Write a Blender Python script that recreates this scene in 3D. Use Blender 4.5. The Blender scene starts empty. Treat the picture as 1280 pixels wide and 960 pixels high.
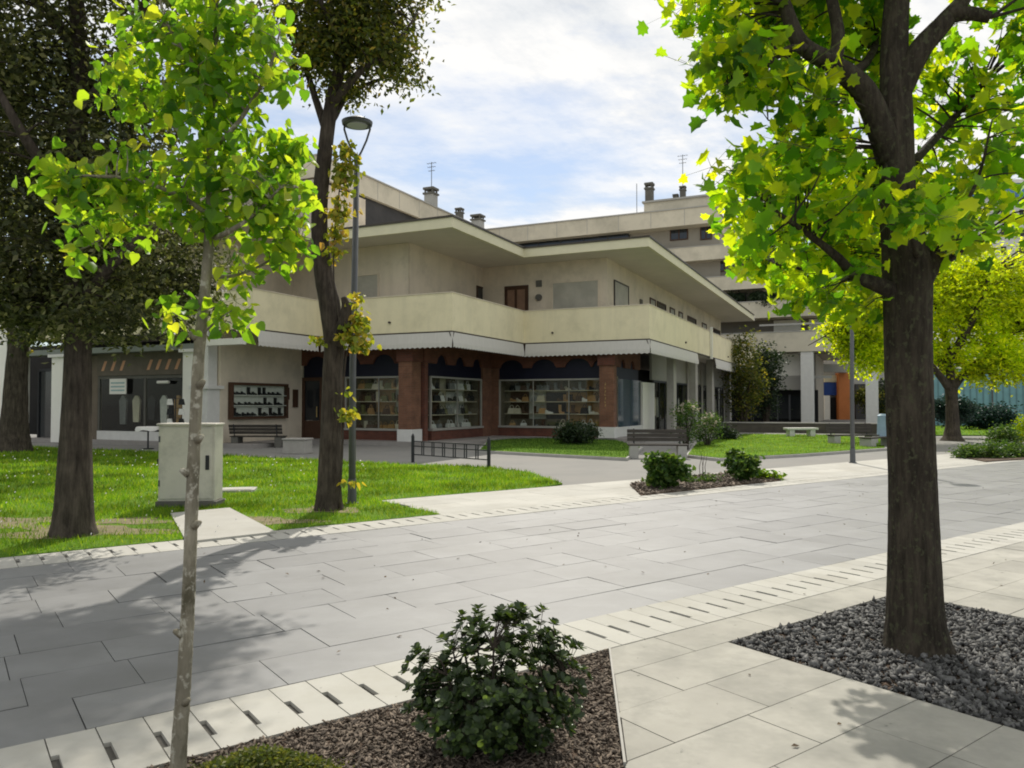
import bpy, math, random
import numpy as np
from mathutils import Vector, Matrix

random.seed(11)
rng = np.random.default_rng(11)
sc = bpy.context.scene
col = sc.collection
PI = math.pi

# ------------------------------------------------------------------ camera
F_PX = 965.0
CAM_Z = 1.6
PITCH = math.atan(25.0 / F_PX)
cam = bpy.data.cameras.new('camera')
cam.sensor_fit = 'HORIZONTAL'
cam.sensor_width = 36.0
cam.lens = 36.0 * F_PX / 1280.0
cam.clip_start = 0.05
cam.clip_end = 3000
cam_o = bpy.data.objects.new('camera', cam)
col.objects.link(cam_o)
cam_o.location = (0, 0, CAM_Z)
cam_o.rotation_euler = (PI / 2 + PITCH, 0, 0)
sc.camera = cam_o


def ray(u, v):
    x = (u - 640) / F_PX
    y = (480 - v) / F_PX
    return Vector((x, math.cos(PITCH) - y * math.sin(PITCH), math.sin(PITCH) + y * math.cos(PITCH)))


def at(u, v, Y):
    """survey: the point on the sight line through (u, v) standing Y metres away"""
    d = ray(u, v)
    return Vector((0, 0, CAM_Z)) + d * (Y / d.y)


def gp(u, v, z=0.0):
    d = ray(u, v)
    t = (z - CAM_Z) / d.z
    p = Vector((0, 0, CAM_Z)) + d * t
    return p


# road frame: s along the road, t across it
TH = math.radians(36.5)
RS = (math.cos(TH), math.sin(TH))
RT = (-math.sin(TH), math.cos(TH))


def R(s, t, z=0.0):
    return Vector((s * RS[0] + t * RT[0], s * RS[1] + t * RT[1], z))


def to_st(p):
    return (p[0] * RS[0] + p[1] * RS[1], p[0] * RT[0] + p[1] * RT[1])


# ------------------------------------------------------------------ helpers
class MB:
    def __init__(self):
        self.v, self.f, self.m = [], [], []

    def add(self, verts, faces, mi=0):
        o = len(self.v)
        self.v += [tuple(p) for p in verts]
        for f in faces:
            self.f.append(tuple(i + o for i in f))
            self.m.append(mi)

    def quad(self, pts, mi=0):
        self.add(pts, [tuple(range(len(pts)))], mi)

    def box(self, x0, x1, y0, y1, z0, z1, mi=0):
        vs = [(x0, y0, z0), (x1, y0, z0), (x1, y1, z0), (x0, y1, z0), (x0, y0, z1), (x1, y0, z1), (x1, y1, z1), (x0, y1, z1)]
        self.add(vs, [(3, 2, 1, 0), (4, 5, 6, 7), (0, 1, 5, 4), (1, 2, 6, 5), (2, 3, 7, 6), (3, 0, 4, 7)], mi)

    def rbox(self, c, size, rz=0.0, mi=0, M=None):
        sx, sy, sz = [k / 2 for k in size]
        vs = [Vector(p) for p in [(-sx, -sy, -sz), (sx, -sy, -sz), (sx, sy, -sz), (-sx, sy, -sz), (-sx, -sy, sz), (sx, -sy, sz), (sx, sy, sz), (-sx, sy, sz)]]
        m = M if M is not None else Matrix.Rotation(rz, 3, 'Z')
        vs = [m @ p + Vector(c) for p in vs]
        self.add(vs, [(3, 2, 1, 0), (4, 5, 6, 7), (0, 1, 5, 4), (1, 2, 6, 5), (2, 3, 7, 6), (3, 0, 4, 7)], mi)

    def prism(self, poly, z0, z1, mi=0, bottom=True):
        n = len(poly)
        vs = [(p[0], p[1], z0) for p in poly] + [(p[0], p[1], z1) for p in poly]
        fs = [tuple(range(n, 2 * n))]
        if bottom:
            fs.append(tuple(range(n - 1, -1, -1)))
        for i in range(n):
            j = (i + 1) % n
            fs.append((i, j, n + j, n + i))
        self.add(vs, fs, mi)

    def tube(self, pts, radii, n=10, cap=True, jit=0.0, ridges=0, mi=0):
        pts = [Vector(p) for p in pts]
        k = len(pts)
        if not hasattr(radii, '__len__'):
            radii = [radii] * k
        vs = []
        side = None
        ph = random.random() * 6.28
        for i in range(k):
            d = (pts[min(i + 1, k - 1)] - pts[max(i - 1, 0)])
            if d.length < 1e-9:
                d = Vector((0, 0, 1))
            d.normalize()
            if side is None:
                side = d.orthogonal().normalized()
            else:
                side = (side - d * side.dot(d))
                if side.length < 1e-6:
                    side = d.orthogonal()
                side.normalize()
            b = d.cross(side)
            for j in range(n):
                a = 2 * PI * j / n
                r = radii[i]
                if jit:
                    r *= 1 + jit * (random.random() - .5)
                if ridges:
                    r *= 1 + .022 * math.sin(ridges * a + ph + .6 * math.sin(i * .35)) + .03 * math.sin(3 * a + ph + i * .12)
                vs.append(pts[i] + (side * math.cos(a) + b * math.sin(a)) * r)
        fs = []
        for i in range(k - 1):
            for j in range(n):
                j2 = (j + 1) % n
                fs.append((i * n + j, i * n + j2, (i + 1) * n + j2, (i + 1) * n + j))
        if cap:
            fs.append(tuple(range(n - 1, -1, -1)))
            fs.append(tuple((k - 1) * n + j for j in range(n)))
        self.add(vs, fs, mi)

    def cyl(self, c, r, z0, z1, n=20, r1=None, mi=0):
        r1 = r if r1 is None else r1
        vs = [(c[0] + r * math.cos(2 * PI * j / n), c[1] + r * math.sin(2 * PI * j / n), z0) for j in range(n)]
        vs += [(c[0] + r1 * math.cos(2 * PI * j / n), c[1] + r1 * math.sin(2 * PI * j / n), z1) for j in range(n)]
        fs = [tuple(range(n - 1, -1, -1)), tuple(range(n, 2 * n))]
        fs += [(j, (j + 1) % n, n + (j + 1) % n, n + j) for j in range(n)]
        self.add(vs, fs, mi)

    def build(self, name, mats, parent=None, smooth=False, bevel=0.0):
        me = bpy.data.meshes.new(name)
        me.from_pydata(self.v, [], self.f)
        if not isinstance(mats, (list, tuple)):
            mats = [mats]
        for m in mats:
            me.materials.append(m)
        if len(mats) > 1:
            me.polygons.foreach_set('material_index', self.m)
        if smooth:
            me.polygons.foreach_set('use_smooth', [True] * len(me.polygons))
        me.update()
        o = bpy.data.objects.new(name, me)
        col.objects.link(o)
        if parent is not None:
            o.parent = parent
        if bevel:
            b = o.modifiers.new('bevel', 'BEVEL')
            b.width = bevel
            b.segments = 2
            b.limit_method = 'ANGLE'
        return o


def tag(o, label=None, cat=None, group=None, kind=None):
    if label:
        o['label'] = label
    if cat:
        o['category'] = cat
    if group:
        o['group'] = group
    if kind:
        o['kind'] = kind
    return o


def empty(name, loc=(0, 0, 0), rz=0.0, label=None, cat=None, group=None):
    o = bpy.data.objects.new(name, None)
    o.empty_display_size = .2
    col.objects.link(o)
    o.location = loc
    o.rotation_euler = (0, 0, rz)
    tag(o, label, cat, group)
    return o


def kids(o):
    return [c for c in bpy.data.objects if c.parent == o]


def copy_tree(o, parent=None):
    ch = kids(o)
    c = o.copy()
    col.objects.link(c)
    c.parent = parent
    for k in ch:
        copy_tree(k, c)
    return c


# ------------------------------------------------------------------ materials
def new_mat(name):
    m = bpy.data.materials.new(name)
    m.use_nodes = True
    nt = m.node_tree
    nt.nodes.clear()
    out = nt.nodes.new('ShaderNodeOutputMaterial')
    return m, nt, out


def ramp(nt, fac, stops):
    r = nt.nodes.new('ShaderNodeValToRGB')
    el = r.color_ramp.elements
    while len(el) > 1:
        el.remove(el[0])
    el[0].position = stops[0][0]
    el[0].color = (*stops[0][1], 1)
    for p, c in stops[1:]:
        e = el.new(p)
        e.color = (*c, 1)
    nt.links.new(fac, r.inputs[0])
    return r.outputs[0]


def noise(nt, scale, detail=6, rough=.6, vec=None, stretch=None):
    n = nt.nodes.new('ShaderNodeTexNoise')
    n.inputs['Scale'].default_value = scale
    n.inputs['Detail'].default_value = detail
    n.inputs['Roughness'].default_value = rough
    tc = nt.nodes.new('ShaderNodeTexCoord')
    src = tc.outputs['Object'] if vec is None else vec
    if stretch:
        mp = nt.nodes.new('ShaderNodeMapping')
        mp.inputs['Scale'].default_value = stretch
        nt.links.new(src, mp.inputs[0])
        src = mp.outputs[0]
    nt.links.new(src, n.inputs['Vector'])
    return n.outputs['Fac']


def mixc(nt, fac, a, b, mode='MIX'):
    m = nt.nodes.new('ShaderNodeMix')
    m.data_type = 'RGBA'
    m.blend_type = mode
    for sock, val in ((m.inputs[0], fac), (m.inputs[6], a), (m.inputs[7], b)):
        if isinstance(val, (int, float)):
            sock.default_value = val
        elif isinstance(val, tuple):
            sock.default_value = (*val, 1)
        else:
            nt.links.new(val, sock)
    return m.outputs[2]


def island(nt):
    g = nt.nodes.new('ShaderNodeNewGeometry')
    return g.outputs['Random Per Island']


def bumpn(nt, height, strength=.3, dist=.02):
    b = nt.nodes.new('ShaderNodeBump')
    b.inputs['Strength'].default_value = strength
    b.inputs['Distance'].default_value = dist
    nt.links.new(height, b.inputs['Height'])
    return b.outputs[0]


def surf(name, c, var=.18, scale=3.0, rough=.8, bump=.15, bdist=.01, bscale=40, isl=0.0, metal=0.0, stretch=None, dirt=None, spec=.3, streak=None, spots=None):
    """plain surface: base colour broken up by two noises, optional tone per loose piece"""
    m, nt, out = new_mat(name)
    p = nt.nodes.new('ShaderNodeBsdfPrincipled')
    n1 = noise(nt, scale, 8, .65, stretch=stretch)
    lo = tuple(max(0, k * (1 - var)) for k in c)
    hi = tuple(min(1, k * (1 + var)) for k in c)
    cc = ramp(nt, n1, [(.3, lo), (.7, hi)])
    if dirt:
        n2 = noise(nt, dirt[1], 5, .7)
        f = ramp(nt, n2, [(.48, (0, 0, 0)), (.72, (1, 1, 1))])
        cc = mixc(nt, f, cc, dirt[0])
    if streak:
        n3 = noise(nt, streak[1], 7, .7, stretch=streak[2])
        f = ramp(nt, n3, [(.5, (0, 0, 0)), (.78, (1, 1, 1))])
        cc = mixc(nt, f, cc, streak[0])
    if spots:
        n4 = noise(nt, spots[1], 4, .6)
        f = ramp(nt, n4, [(spots[2], (0, 0, 0)), (spots[2] + .05, (1, 1, 1))])
        cc = mixc(nt, f, cc, spots[0])
    if isl:
        f = ramp(nt, island(nt), [(0, (1 - isl,) * 3), (1, (1 + isl,) * 3)])
        cc = mixc(nt, 1.0, cc, f, 'MULTIPLY')
    nt.links.new(cc, p.inputs['Base Color'])
    p.inputs['Roughness'].default_value = rough
    p.inputs['Metallic'].default_value = metal
    p.inputs['Specular IOR Level'].default_value = spec
    if bump:
        nt.links.new(bumpn(nt, noise(nt, bscale, 6, .7, stretch=stretch), bump, bdist), p.inputs['Normal'])
    nt.links.new(p.outputs[0], out.inputs[0])
    return m


def leaf_mat(name, stops, trans, tw=.5, rough=.5, clump=None):
    m, nt, out = new_mat(name)
    cc = ramp(nt, island(nt), stops)
    if clump:
        f = ramp(nt, noise(nt, clump[0], 3, .6), [(.38, (clump[1],) * 3), (.62, (clump[2],) * 3)])
        cc = mixc(nt, 1.0, cc, f, 'MULTIPLY')
    p = nt.nodes.new('ShaderNodeBsdfPrincipled')
    p.inputs['Roughness'].default_value = rough
    p.inputs['Specular IOR Level'].default_value = .3
    nt.links.new(cc, p.inputs['Base Color'])
    t = nt.nodes.new('ShaderNodeBsdfTranslucent')
    tc = mixc(nt, 1.0, cc, trans, 'MULTIPLY')
    nt.links.new(tc, t.inputs[0])
    mx = nt.nodes.new('ShaderNodeMixShader')
    mx.inputs[0].default_value = tw
    nt.links.new(p.outputs[0], mx.inputs[1])
    nt.links.new(t.outputs[0], mx.inputs[2])
    nt.links.new(mx.outputs[0], out.inputs[0])
    return m


def bark_mat(name, lo, hi, sc_xy=22, bump=.9, patch=None, mottle=None):
    m, nt, out = new_mat(name)
    p = nt.nodes.new('ShaderNodeBsdfPrincipled')
    n1 = noise(nt, sc_xy, 10, .7, stretch=(1, 1, .16))
    n2 = noise(nt, 4, 5, .6)
    c = ramp(nt, n1, [(.3, lo), (.72, hi)])
    c = mixc(nt, 1.0, c, ramp(nt, n2, [(.3, (.65,) * 3), (.7, (1.25,) * 3)]), 'MULTIPLY')
    if patch:
        f = ramp(nt, noise(nt, 7, 6, .7, stretch=(1, 1, .5)), [(.5, (0, 0, 0)), (.66, (1, 1, 1))])
        c = mixc(nt, f, c, patch)
    if mottle:
        f = ramp(nt, noise(nt, 30, 4, .6, stretch=(1, 1, .8)), [(.55, (0, 0, 0)), (.65, (1, 1, 1))])
        c = mixc(nt, f, c, mottle)
    nt.links.new(c, p.inputs['Base Color'])
    p.inputs['Roughness'].default_value = .9
    p.inputs['Specular IOR Level'].default_value = .15
    nt.links.new(bumpn(nt, n1, bump, .03), p.inputs['Normal'])
    nt.links.new(p.outputs[0], out.inputs[0])
    return m


def brick_mat(name, c1, c2, mortar):
    m, nt, out = new_mat(name)
    p = nt.nodes.new('ShaderNodeBsdfPrincipled')
    tc = nt.nodes.new('ShaderNodeTexCoord')
    sx = nt.nodes.new('ShaderNodeSeparateXYZ')
    nt.links.new(tc.outputs['Object'], sx.inputs[0])
    ad = nt.nodes.new('ShaderNodeMath')
    ad.operation = 'ADD'
    nt.links.new(sx.outputs[0], ad.inputs[0])
    nt.links.new(sx.outputs[1], ad.inputs[1])
    cb = nt.nodes.new('ShaderNodeCombineXYZ')
    nt.links.new(ad.outputs[0], cb.inputs[0])
    nt.links.new(sx.outputs[2], cb.inputs[1])
    b = nt.nodes.new('ShaderNodeTexBrick')
    b.inputs['Scale'].default_value = 1
    b.inputs['Brick Width'].default_value = .25
    b.inputs['Row Height'].default_value = .07
    b.inputs['Mortar Size'].default_value = .008
    b.inputs['Color1'].default_value = (*c1, 1)
    b.inputs['Color2'].default_value = (*c2, 1)
    b.inputs['Mortar'].default_value = (*mortar, 1)
    nt.links.new(cb.outputs[0], b.inputs['Vector'])
    f = ramp(nt, noise(nt, 2.5, 6, .6), [(.3, (.7,) * 3), (.7, (1.2,) * 3)])
    nt.links.new(mixc(nt, 1.0, b.outputs[0], f, 'MULTIPLY'), p.inputs['Base Color'])
    p.inputs['Roughness'].default_value = .85
    nt.links.new(bumpn(nt, b.outputs[1], -.4, .008), p.inputs['Normal'])
    nt.links.new(p.outputs[0], out.inputs[0])
    return m


def glass_mat(name, tint=(.75, .8, .8), refl=.12, rough=.02):
    m, nt, out = new_mat(name)
    t = nt.nodes.new('ShaderNodeBsdfTransparent')
    t.inputs[0].default_value = (*tint, 1)
    g = nt.nodes.new('ShaderNodeBsdfGlossy')
    g.inputs['Roughness'].default_value = rough
    fr = nt.nodes.new('ShaderNodeLayerWeight')
    pw = nt.nodes.new('ShaderNodeMath')
    pw.operation = 'POWER'
    pw.inputs[1].default_value = 4.0
    nt.links.new(fr.outputs['Facing'], pw.inputs[0])
    ad = nt.nodes.new('ShaderNodeMath')
    ad.operation = 'MULTIPLY_ADD'
    ad.inputs[1].default_value = .5
    ad.inputs[2].default_value = refl
    nt.links.new(pw.outputs[0], ad.inputs[0])
    mx = nt.nodes.new('ShaderNodeMixShader')
    nt.links.new(ad.outputs[0], mx.inputs[0])
    nt.links.new(t.outputs[0], mx.inputs[1])
    nt.links.new(g.outputs[0], mx.inputs[2])
    nt.links.new(mx.outputs[0], out.inputs[0])
    return m


def slat_mat(name, c, pitch=.06, axis=2, depth=.35):
    m, nt, out = new_mat(name)
    p = nt.nodes.new('ShaderNodeBsdfPrincipled')
    tc = nt.nodes.new('ShaderNodeTexCoord')
    w = nt.nodes.new('ShaderNodeTexWave')
    w.wave_type = 'BANDS'
    w.bands_direction = 'XYZ'[axis]
    w.inputs['Scale'].default_value = .314 / pitch
    w.inputs['Distortion'].default_value = 0
    nt.links.new(tc.outputs['Object'], w.inputs[0])
    cc = ramp(nt, w.outputs['Fac'], [(0, tuple(k * .62 for k in c)), (.35, c), (1, tuple(min(1, k * 1.05) for k in c))])
    f = ramp(nt, noise(nt, 1.6, 5, .6), [(.3, (.85,) * 3), (.7, (1.1,) * 3)])
    nt.links.new(mixc(nt, 1.0, cc, f, 'MULTIPLY'), p.inputs['Base Color'])
    p.inputs['Roughness'].default_value = .65
    nt.links.new(bumpn(nt, w.outputs['Fac'], depth, .02), p.inputs['Normal'])
    nt.links.new(p.outputs[0], out.inputs[0])
    return m


M = {}
M['cream'] = surf('cream_render', (.76, .68, .47), .04, 1.2, .85, .08, .004, 60, dirt=((.63, .565, .385), .9), streak=((.66, .595, .415), 1.2, (2.2, 2.2, .22)))
M['cream_edge'] = surf('cream_fascia', (.70, .65, .47), .05, 2.0, .85, .1, .004, 60)
M['beige'] = surf('beige_render', (.66, .575, .455), .06, 1.0, .9, .1, .004, 70, dirt=((.5, .44, .35), .8), streak=((.56, .49, .39), 1.0, (2.0, 2.0, .25)))
M['soffit'] = surf('soffit_render', (.62, .575, .50), .06, 1.3, .9, .05, .004, 60)
M['brown_trim'] = surf('brown_metal', (.06, .05, .04), .15, 3, .5, .0)
M['brick'] = brick_mat('orange_brick', (.20, .085, .045), (.155, .066, .036), (.16, .10, .07))
M['brick_dark'] = brick_mat('red_brick', (.15, .045, .025), (.11, .033, .02), (.10, .06, .045))
M['white_stone'] = surf('white_stone', (.62, .61, .58), .06, 4, .8, .1)
M['white_paint'] = surf('white_paint', (.74, .72, .66), .05, 2, .7, .05)
M['navy'] = surf('navy_panel', (.005, .006, .02), .2, 3, .5, 0)
M['awning'] = surf('pale_awning_cloth', (.56, .535, .50), .05, 2, .8, .1, .004, 30, stretch=(6, 6, 1))
M['grey_col'] = surf('grey_concrete', (.36, .34, .31), .1, 3, .9, .2)
M['floor'] = surf('arcade_floor', (.28, .26, .24), .1, 2, .8, .1)
M['shutter'] = slat_mat('beige_shutter', (.46, .44, .37), .055, 2, .5)
M['wood'] = surf('dark_wood', (.07, .035, .02), .3, 6, .6, .2, .005, 30, stretch=(6, 6, .6))
M['frame'] = surf('pale_window_frame', (.33, .315, .28), .06, 4, .5, 0)
M['interior'] = surf('shop_interior', (.20, .165, .12), .3, 1.5, .9, 0)
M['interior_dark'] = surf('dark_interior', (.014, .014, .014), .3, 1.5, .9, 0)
M['shelf'] = surf('shelf_board', (.55, .48, .36), .1, 4, .6, 0)
M['glass'] = glass_mat('shop_glass', (.92, .94, .92), .015)
M['glass_dark'] = surf('dark_pane', (.02, .023, .026), .2, 1, .08, 0, spec=.6)
M['glass_blue'] = surf('blue_pane', (.03, .06, .085), .4, .8, .06, 0, spec=.7)
M['black_metal'] = surf('black_metal', (.025, .026, .028), .2, 8, .5, .05, .002, 60)
M['grey_metal'] = surf('grey_metal', (.10, .105, .11), .12, 6, .45, .05, .002, 60)
M['lamp_glass'] = surf('lamp_diffuser', (.45, .46, .48), .05, 4, .3, 0)
M['asphalt'] = surf('grey_paving', (.215, .21, .195), .1, .7, .9, .25, .006, 120, dirt=((.22, .21, .19), .35))
M['base'] = surf('dark_joint', (.09, .085, .075), .2, 4, .95, .2)
M['slab'] = surf('grey_slab', (.178, .179, .177), .13, 1.7, .52, .25, .004, 90, spec=.5, isl=.11, dirt=((.145, .145, .14), .8), spots=((.11, .11, .105), 16, .70), streak=((.16, .16, .155), 2.6, (.5, 2.0, 1)))
M['pale_slab'] = surf('pale_slab', (.395, .385, .345), .08, 1.5, .8, .2, .004, 90, isl=.07, dirt=((.34, .325, .28), .9), spots=((.24, .23, .20), 15, .71))
M['worn_slab'] = surf('worn_pale_slab', (.335, .322, .282), .16, 1.4, .8, .25, .004, 90, isl=.07, dirt=((.20, .197, .172), .9), streak=((.245, .24, .21), 3.5, (1, 1, 1)), spots=((.16, .155, .135), 14, .69))
M['kerb'] = surf('kerb_stone', (.36, .35, .32), .12, 3, .85, .3)
M['soil'] = surf('soil', (.10, .07, .05), .4, 9, .95, .8, .03, 40)
M['apart'] = surf('apartment_render', (.58, .53, .42), .07, .4, .9, .1, .01, 20, dirt=((.40, .37, .29), .25))
M['apart_wall'] = surf('apartment_wall', (.40, .36, .30), .08, .5, .9, .1)
M['apart_grey'] = surf('apartment_grey', (.36, .35, .32), .06, .4, .9, .1)
M['dark_recess'] = surf('dark_recess', (.045, .042, .04), .3, .6, .6, 0)  # flat dark tone standing for shaded recesses; far windows share it
M['orange'] = surf('orange_cladding', (.50, .17, .05), .12, 1, .7, 0)
M['blue_sign'] = surf('blue_sign', (.015, .05, .22), .15, 1, .5, 0)
M['teal'] = slat_mat('teal_hoarding', (.16, .31, .36), .4, 0, .2)
M['cabinet'] = surf('cabinet_paint', (.58, .55, .475), .05, 3, .55, .06, .003, 80, dirt=((.42, .40, .35), 2.2))
M['plinth'] = surf('dark_plinth', (.12, .115, .10), .15, 4, .9, .2)
M['weathered'] = surf('weathered_wood', (.055, .048, .040), .3, 5, .85, .4, .006, 30, stretch=(.6, 6, 6))
M['gravel'] = surf('dark_gravel', (.080, .079, .077), .45, 40, .7, .2, .004, 120, isl=.8)
M['mulch'] = surf('bark_mulch', (.125, .10, .078), .4, 30, .95, .3, .004, 80, isl=.6)
M['steel_edge'] = surf('pale_steel_edging', (.30, .29, .26), .1, 8, .6, 0)
M['pale_blue'] = surf('pale_blue_plastic', (.30, .42, .55), .1, 3, .5, 0)
M['cloth'] = surf('white_cloth', (.72, .7, .66), .1, 6, .9, .1)
M['gold'] = surf('gold_letters', (.45, .33, .12), .1, 6, .45, 0)
M['orange_stripe'] = surf('salmon_stripe', (.55, .30, .18), .1, 4, .8, 0)
# ------------------------------------------------------------------ world and sun
SUN_AZ = math.radians(3.5)      # to the right of the view axis
SUN_EL = math.radians(47.0)
sd = Vector((math.sin(SUN_AZ) * math.cos(SUN_EL), math.cos(SUN_AZ) * math.cos(SUN_EL), math.sin(SUN_EL)))
sl = bpy.data.lights.new('sun', 'SUN')
sl.energy = 4.3
sl.angle = math.radians(.55)
sl.color = (1.0, .94, .84)
so = bpy.data.objects.new('sun', sl)
col.objects.link(so)
so.rotation_euler = (-sd).to_track_quat('-Z', 'Y').to_euler()
so.location = (5, 30, 40)

w = bpy.data.worlds.new('World')
sc.world = w
w.use_nodes = True
nt = w.node_tree
nt.nodes.clear()
wo = nt.nodes.new('ShaderNodeOutputWorld')
sky = nt.nodes.new('ShaderNodeTexSky')
sky.sky_type = 'NISHITA'
sky.sun_disc = False
sky.sun_elevation = SUN_EL
sky.sun_rotation = SUN_AZ
sky.air_density = 1.0
sky.dust_density = .6
bg1 = nt.nodes.new('ShaderNodeBackground')
bg1.inputs[1].default_value = .12
# thin veil so the blue is pale near the clouds
nt.links.new(mixc(nt, .22, sky.outputs[0], (4.6, 5.6, 7.0)), bg1.inputs[0])
tc = nt.nodes.new('ShaderNodeTexCoord')
sx = nt.nodes.new('ShaderNodeSeparateXYZ')
nt.links.new(tc.outputs['Generated'], sx.inputs[0])


def mth(op, a, b=0.0, c=None):
    n = nt.nodes.new('ShaderNodeMath')
    n.operation = op
    for i, val in enumerate((a, b) if c is None else (a, b, c)):
        if isinstance(val, (int, float)):
            n.inputs[i].default_value = val
        else:
            nt.links.new(val, n.inputs[i])
    return n.outputs[0]


zz = mth('ADD', mth('MAXIMUM', sx.outputs[2], 0.0), .12)
cb = nt.nodes.new('ShaderNodeCombineXYZ')
nt.links.new(mth('DIVIDE', sx.outputs[0], zz), cb.inputs[0])
nt.links.new(mth('DIVIDE', sx.outputs[1], zz), cb.inputs[1])
mp = nt.nodes.new('ShaderNodeMapping')
mp.inputs['Location'].default_value = (3.1, .4, 0)
mp.inputs['Rotation'].default_value = (0, 0, math.radians(24))
mp.inputs['Scale'].default_value = (.85, 1.25, 1)
nt.links.new(cb.outputs[0], mp.inputs[0])
big = noise(nt, .60, 3, .55, vec=mp.outputs[0])
fine = noise(nt, 1.7, 9, .60, vec=mp.outputs[0])
wisp = noise(nt, 7.5, 8, .65, vec=mp.outputs[0], stretch=(1, .45, 1))
# more cloud high up, breaks of blue lower down
lift = mth('MULTIPLY', mth('SUBTRACT', sx.outputs[2], .30), .55)
dens = mth('ADD', mth('ADD', mth('ADD', mth('MULTIPLY', big, .62), mth('MULTIPLY', fine, .38)), mth('MULTIPLY', mth('SUBTRACT', wisp, .5), .09)), lift)
mask = ramp(nt, dens, [(.40, (0, 0, 0)), (.465, (.5,) * 3), (.52, (1, 1, 1))])
shade = ramp(nt, mth('ADD', mth('MULTIPLY', fine, .6), mth('MULTIPLY', wisp, .4)), [(.32, (.60, .64, .69)), (.44, (.83, .85, .87)), (.54, (1.0, .99, .97))])
bg2 = nt.nodes.new('ShaderNodeBackground')
bg2.inputs[1].default_value = 1.02
nt.links.new(shade, bg2.inputs[0])
mx = nt.nodes.new('ShaderNodeMixShader')
nt.links.new(mask, mx.inputs[0])
nt.links.new(bg1.outputs[0], mx.inputs[1])
nt.links.new(bg2.outputs[0], mx.inputs[2])
nt.links.new(mx.outputs[0], wo.inputs[0])

sc.view_settings.view_transform = 'Standard'
sc.view_settings.look = 'None'
sc.view_settings.exposure = 0
sc.render.engine = 'CYCLES'
sc.cycles.filter_width = 1.9
sc.cycles.max_bounces = 8
sc.cycles.transparent_max_bounces = 12

# ------------------------------------------------------------------ the ground
g = MB()
g.quad([(-900, -300, 0), (900, -300, 0), (900, 1800, 0), (-900, 1800, 0)])
tag(g.build('ground', M['asphalt']), kind='structure')

S0, S1 = -14.0, 52.0
T_BED, T_R0, T_R1, T_L1, T_L2 = 3.65, 3.65, 4.25, 8.85, 9.48


def slab_field(mb, s0, s1, t0, t1, rows, lmin, lmax, z, gap, wob=.0025, skip=None, odd=0.0):
    """staggered slabs laid in courses along the road, open joints between them"""
    t = t0
    ts = [t0]
    for k in range(rows):
        t += (t1 - t0) / rows
        ts.append(t)
    for k in range(rows):
        s = s0 - random.random() * lmax
        while s < s1:
            L = random.uniform(lmin, lmax)
            a, b = max(s, s0), min(s + L, s1)
            s += L
            if b - a < .08:
                continue
            g1 = gap * random.choice((.2, .25, .3, .4, .6, 2.0 if random.random() < .4 else .4))
            g2 = gap * random.choice((.2, .25, .3, .45, .7, 1.8 if random.random() < .4 else .5))
            ta, tb = ts[k] + g2 * .5, ts[k + 1] - gap * .25
            a2, b2 = a + g1 * .5, b - gap * .25
            if skip and skip((a + b) / 2, (ta + tb) / 2, a2, b2, ta, tb):
                continue
            zs = [z + random.uniform(-wob, wob) for _ in range(4)]
            c = [(a2, ta), (b2, ta), (b2, tb), (a2, tb)]
            top = [R(p[0], p[1], q) for p, q in zip(c, zs)]
            bot = [R(p[0], p[1], z - .02) for p in c]
            mi = 1 if random.random() < odd else 0
            mb.add(top + bot, [(0, 1, 2, 3), (0, 4, 5, 1), (1, 5, 6, 2), (2, 6, 7, 3), (3, 7, 4, 0)], mi)


# dark bedding under the whole paved street
b = MB()
b.quad([R(S0, 4.235, .004), R(S1, 4.235, .004), R(S1, 8.865, .004), R(S0, 8.865, .004)])
rd = MB()
slab_field(rd, S0, S1, T_R1 + .004, T_L1 - .004, 9, .45, 1.15, .026, .013, odd=.012)
rd.v += b.v
rd.f.append(tuple(len(rd.v) - 4 + i for i in range(4)))
rd.m.append(2)
tag(rd.build('road', [M['slab'], M['pale_slab'], M['base']]), kind='structure')


def slot_strip(mb, t0, t1, s0, s1, z, pitch=.212, tlo=.28, thi=.62):
    """narrow pale slabs, a drain slot cut into each joint"""
    s = s0
    W = t1 - t0
    while s < s1:
        a, e = s + .003, s + pitch - .003
        sl_ = random.uniform(.028, .034)
        ta, tb = t0 + W * (tlo + random.uniform(-.01, .01)), t0 + W * (thi + random.uniform(-.01, .01))
        zz_ = z + random.uniform(-.001, .001)
        c = [(a, t0), (e, t0), (e, t1), (a, t1), (a, tb), (a + sl_, tb), (a + sl_, ta), (a, ta)]
        top = [R(p[0], p[1], zz_) for p in c]
        bot = [R(p[0], p[1], z - .022) for p in c]
        n = len(c)
        mb.add(top + bot, [tuple(range(n))] + [(i, n + i, n + (i + 1) % n, (i + 1) % n) for i in range(n)], 0)
        s += pitch
    mb.quad([R(s0, t0, z - .021), R(s1, t0, z - .021), R(s1, t1, z - .021), R(s0, t1, z - .021)], 1)


k1 = MB()
slot_strip(k1, T_R0 + .004, T_R1 - .002, S0, S1, .030)
tag(k1.build('drain_strip', [M['pale_slab'], M['base']]), kind='structure')
k2 = MB()
slot_strip(k2, T_L1 + .002, T_L2 - .004, S0, S1, .030, tlo=.38, thi=.72)
tag(k2.build('drain_strip', [M['pale_slab'], M['base']]), kind='structure')

# right-hand pavement (this side of the street), with the tree pit and the bed left open
PIT = (4.2, 6.42, 1.02, 3.28)
bed_cor = to_st(gp(760, 816))
bed_low = to_st(gp(781, 965))


def bed_edge_s(t):
    k = (bed_cor[1] - t) / (bed_cor[1] - bed_low[1])
    return bed_cor[0] + (bed_low[0] - bed_cor[0]) * k


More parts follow.
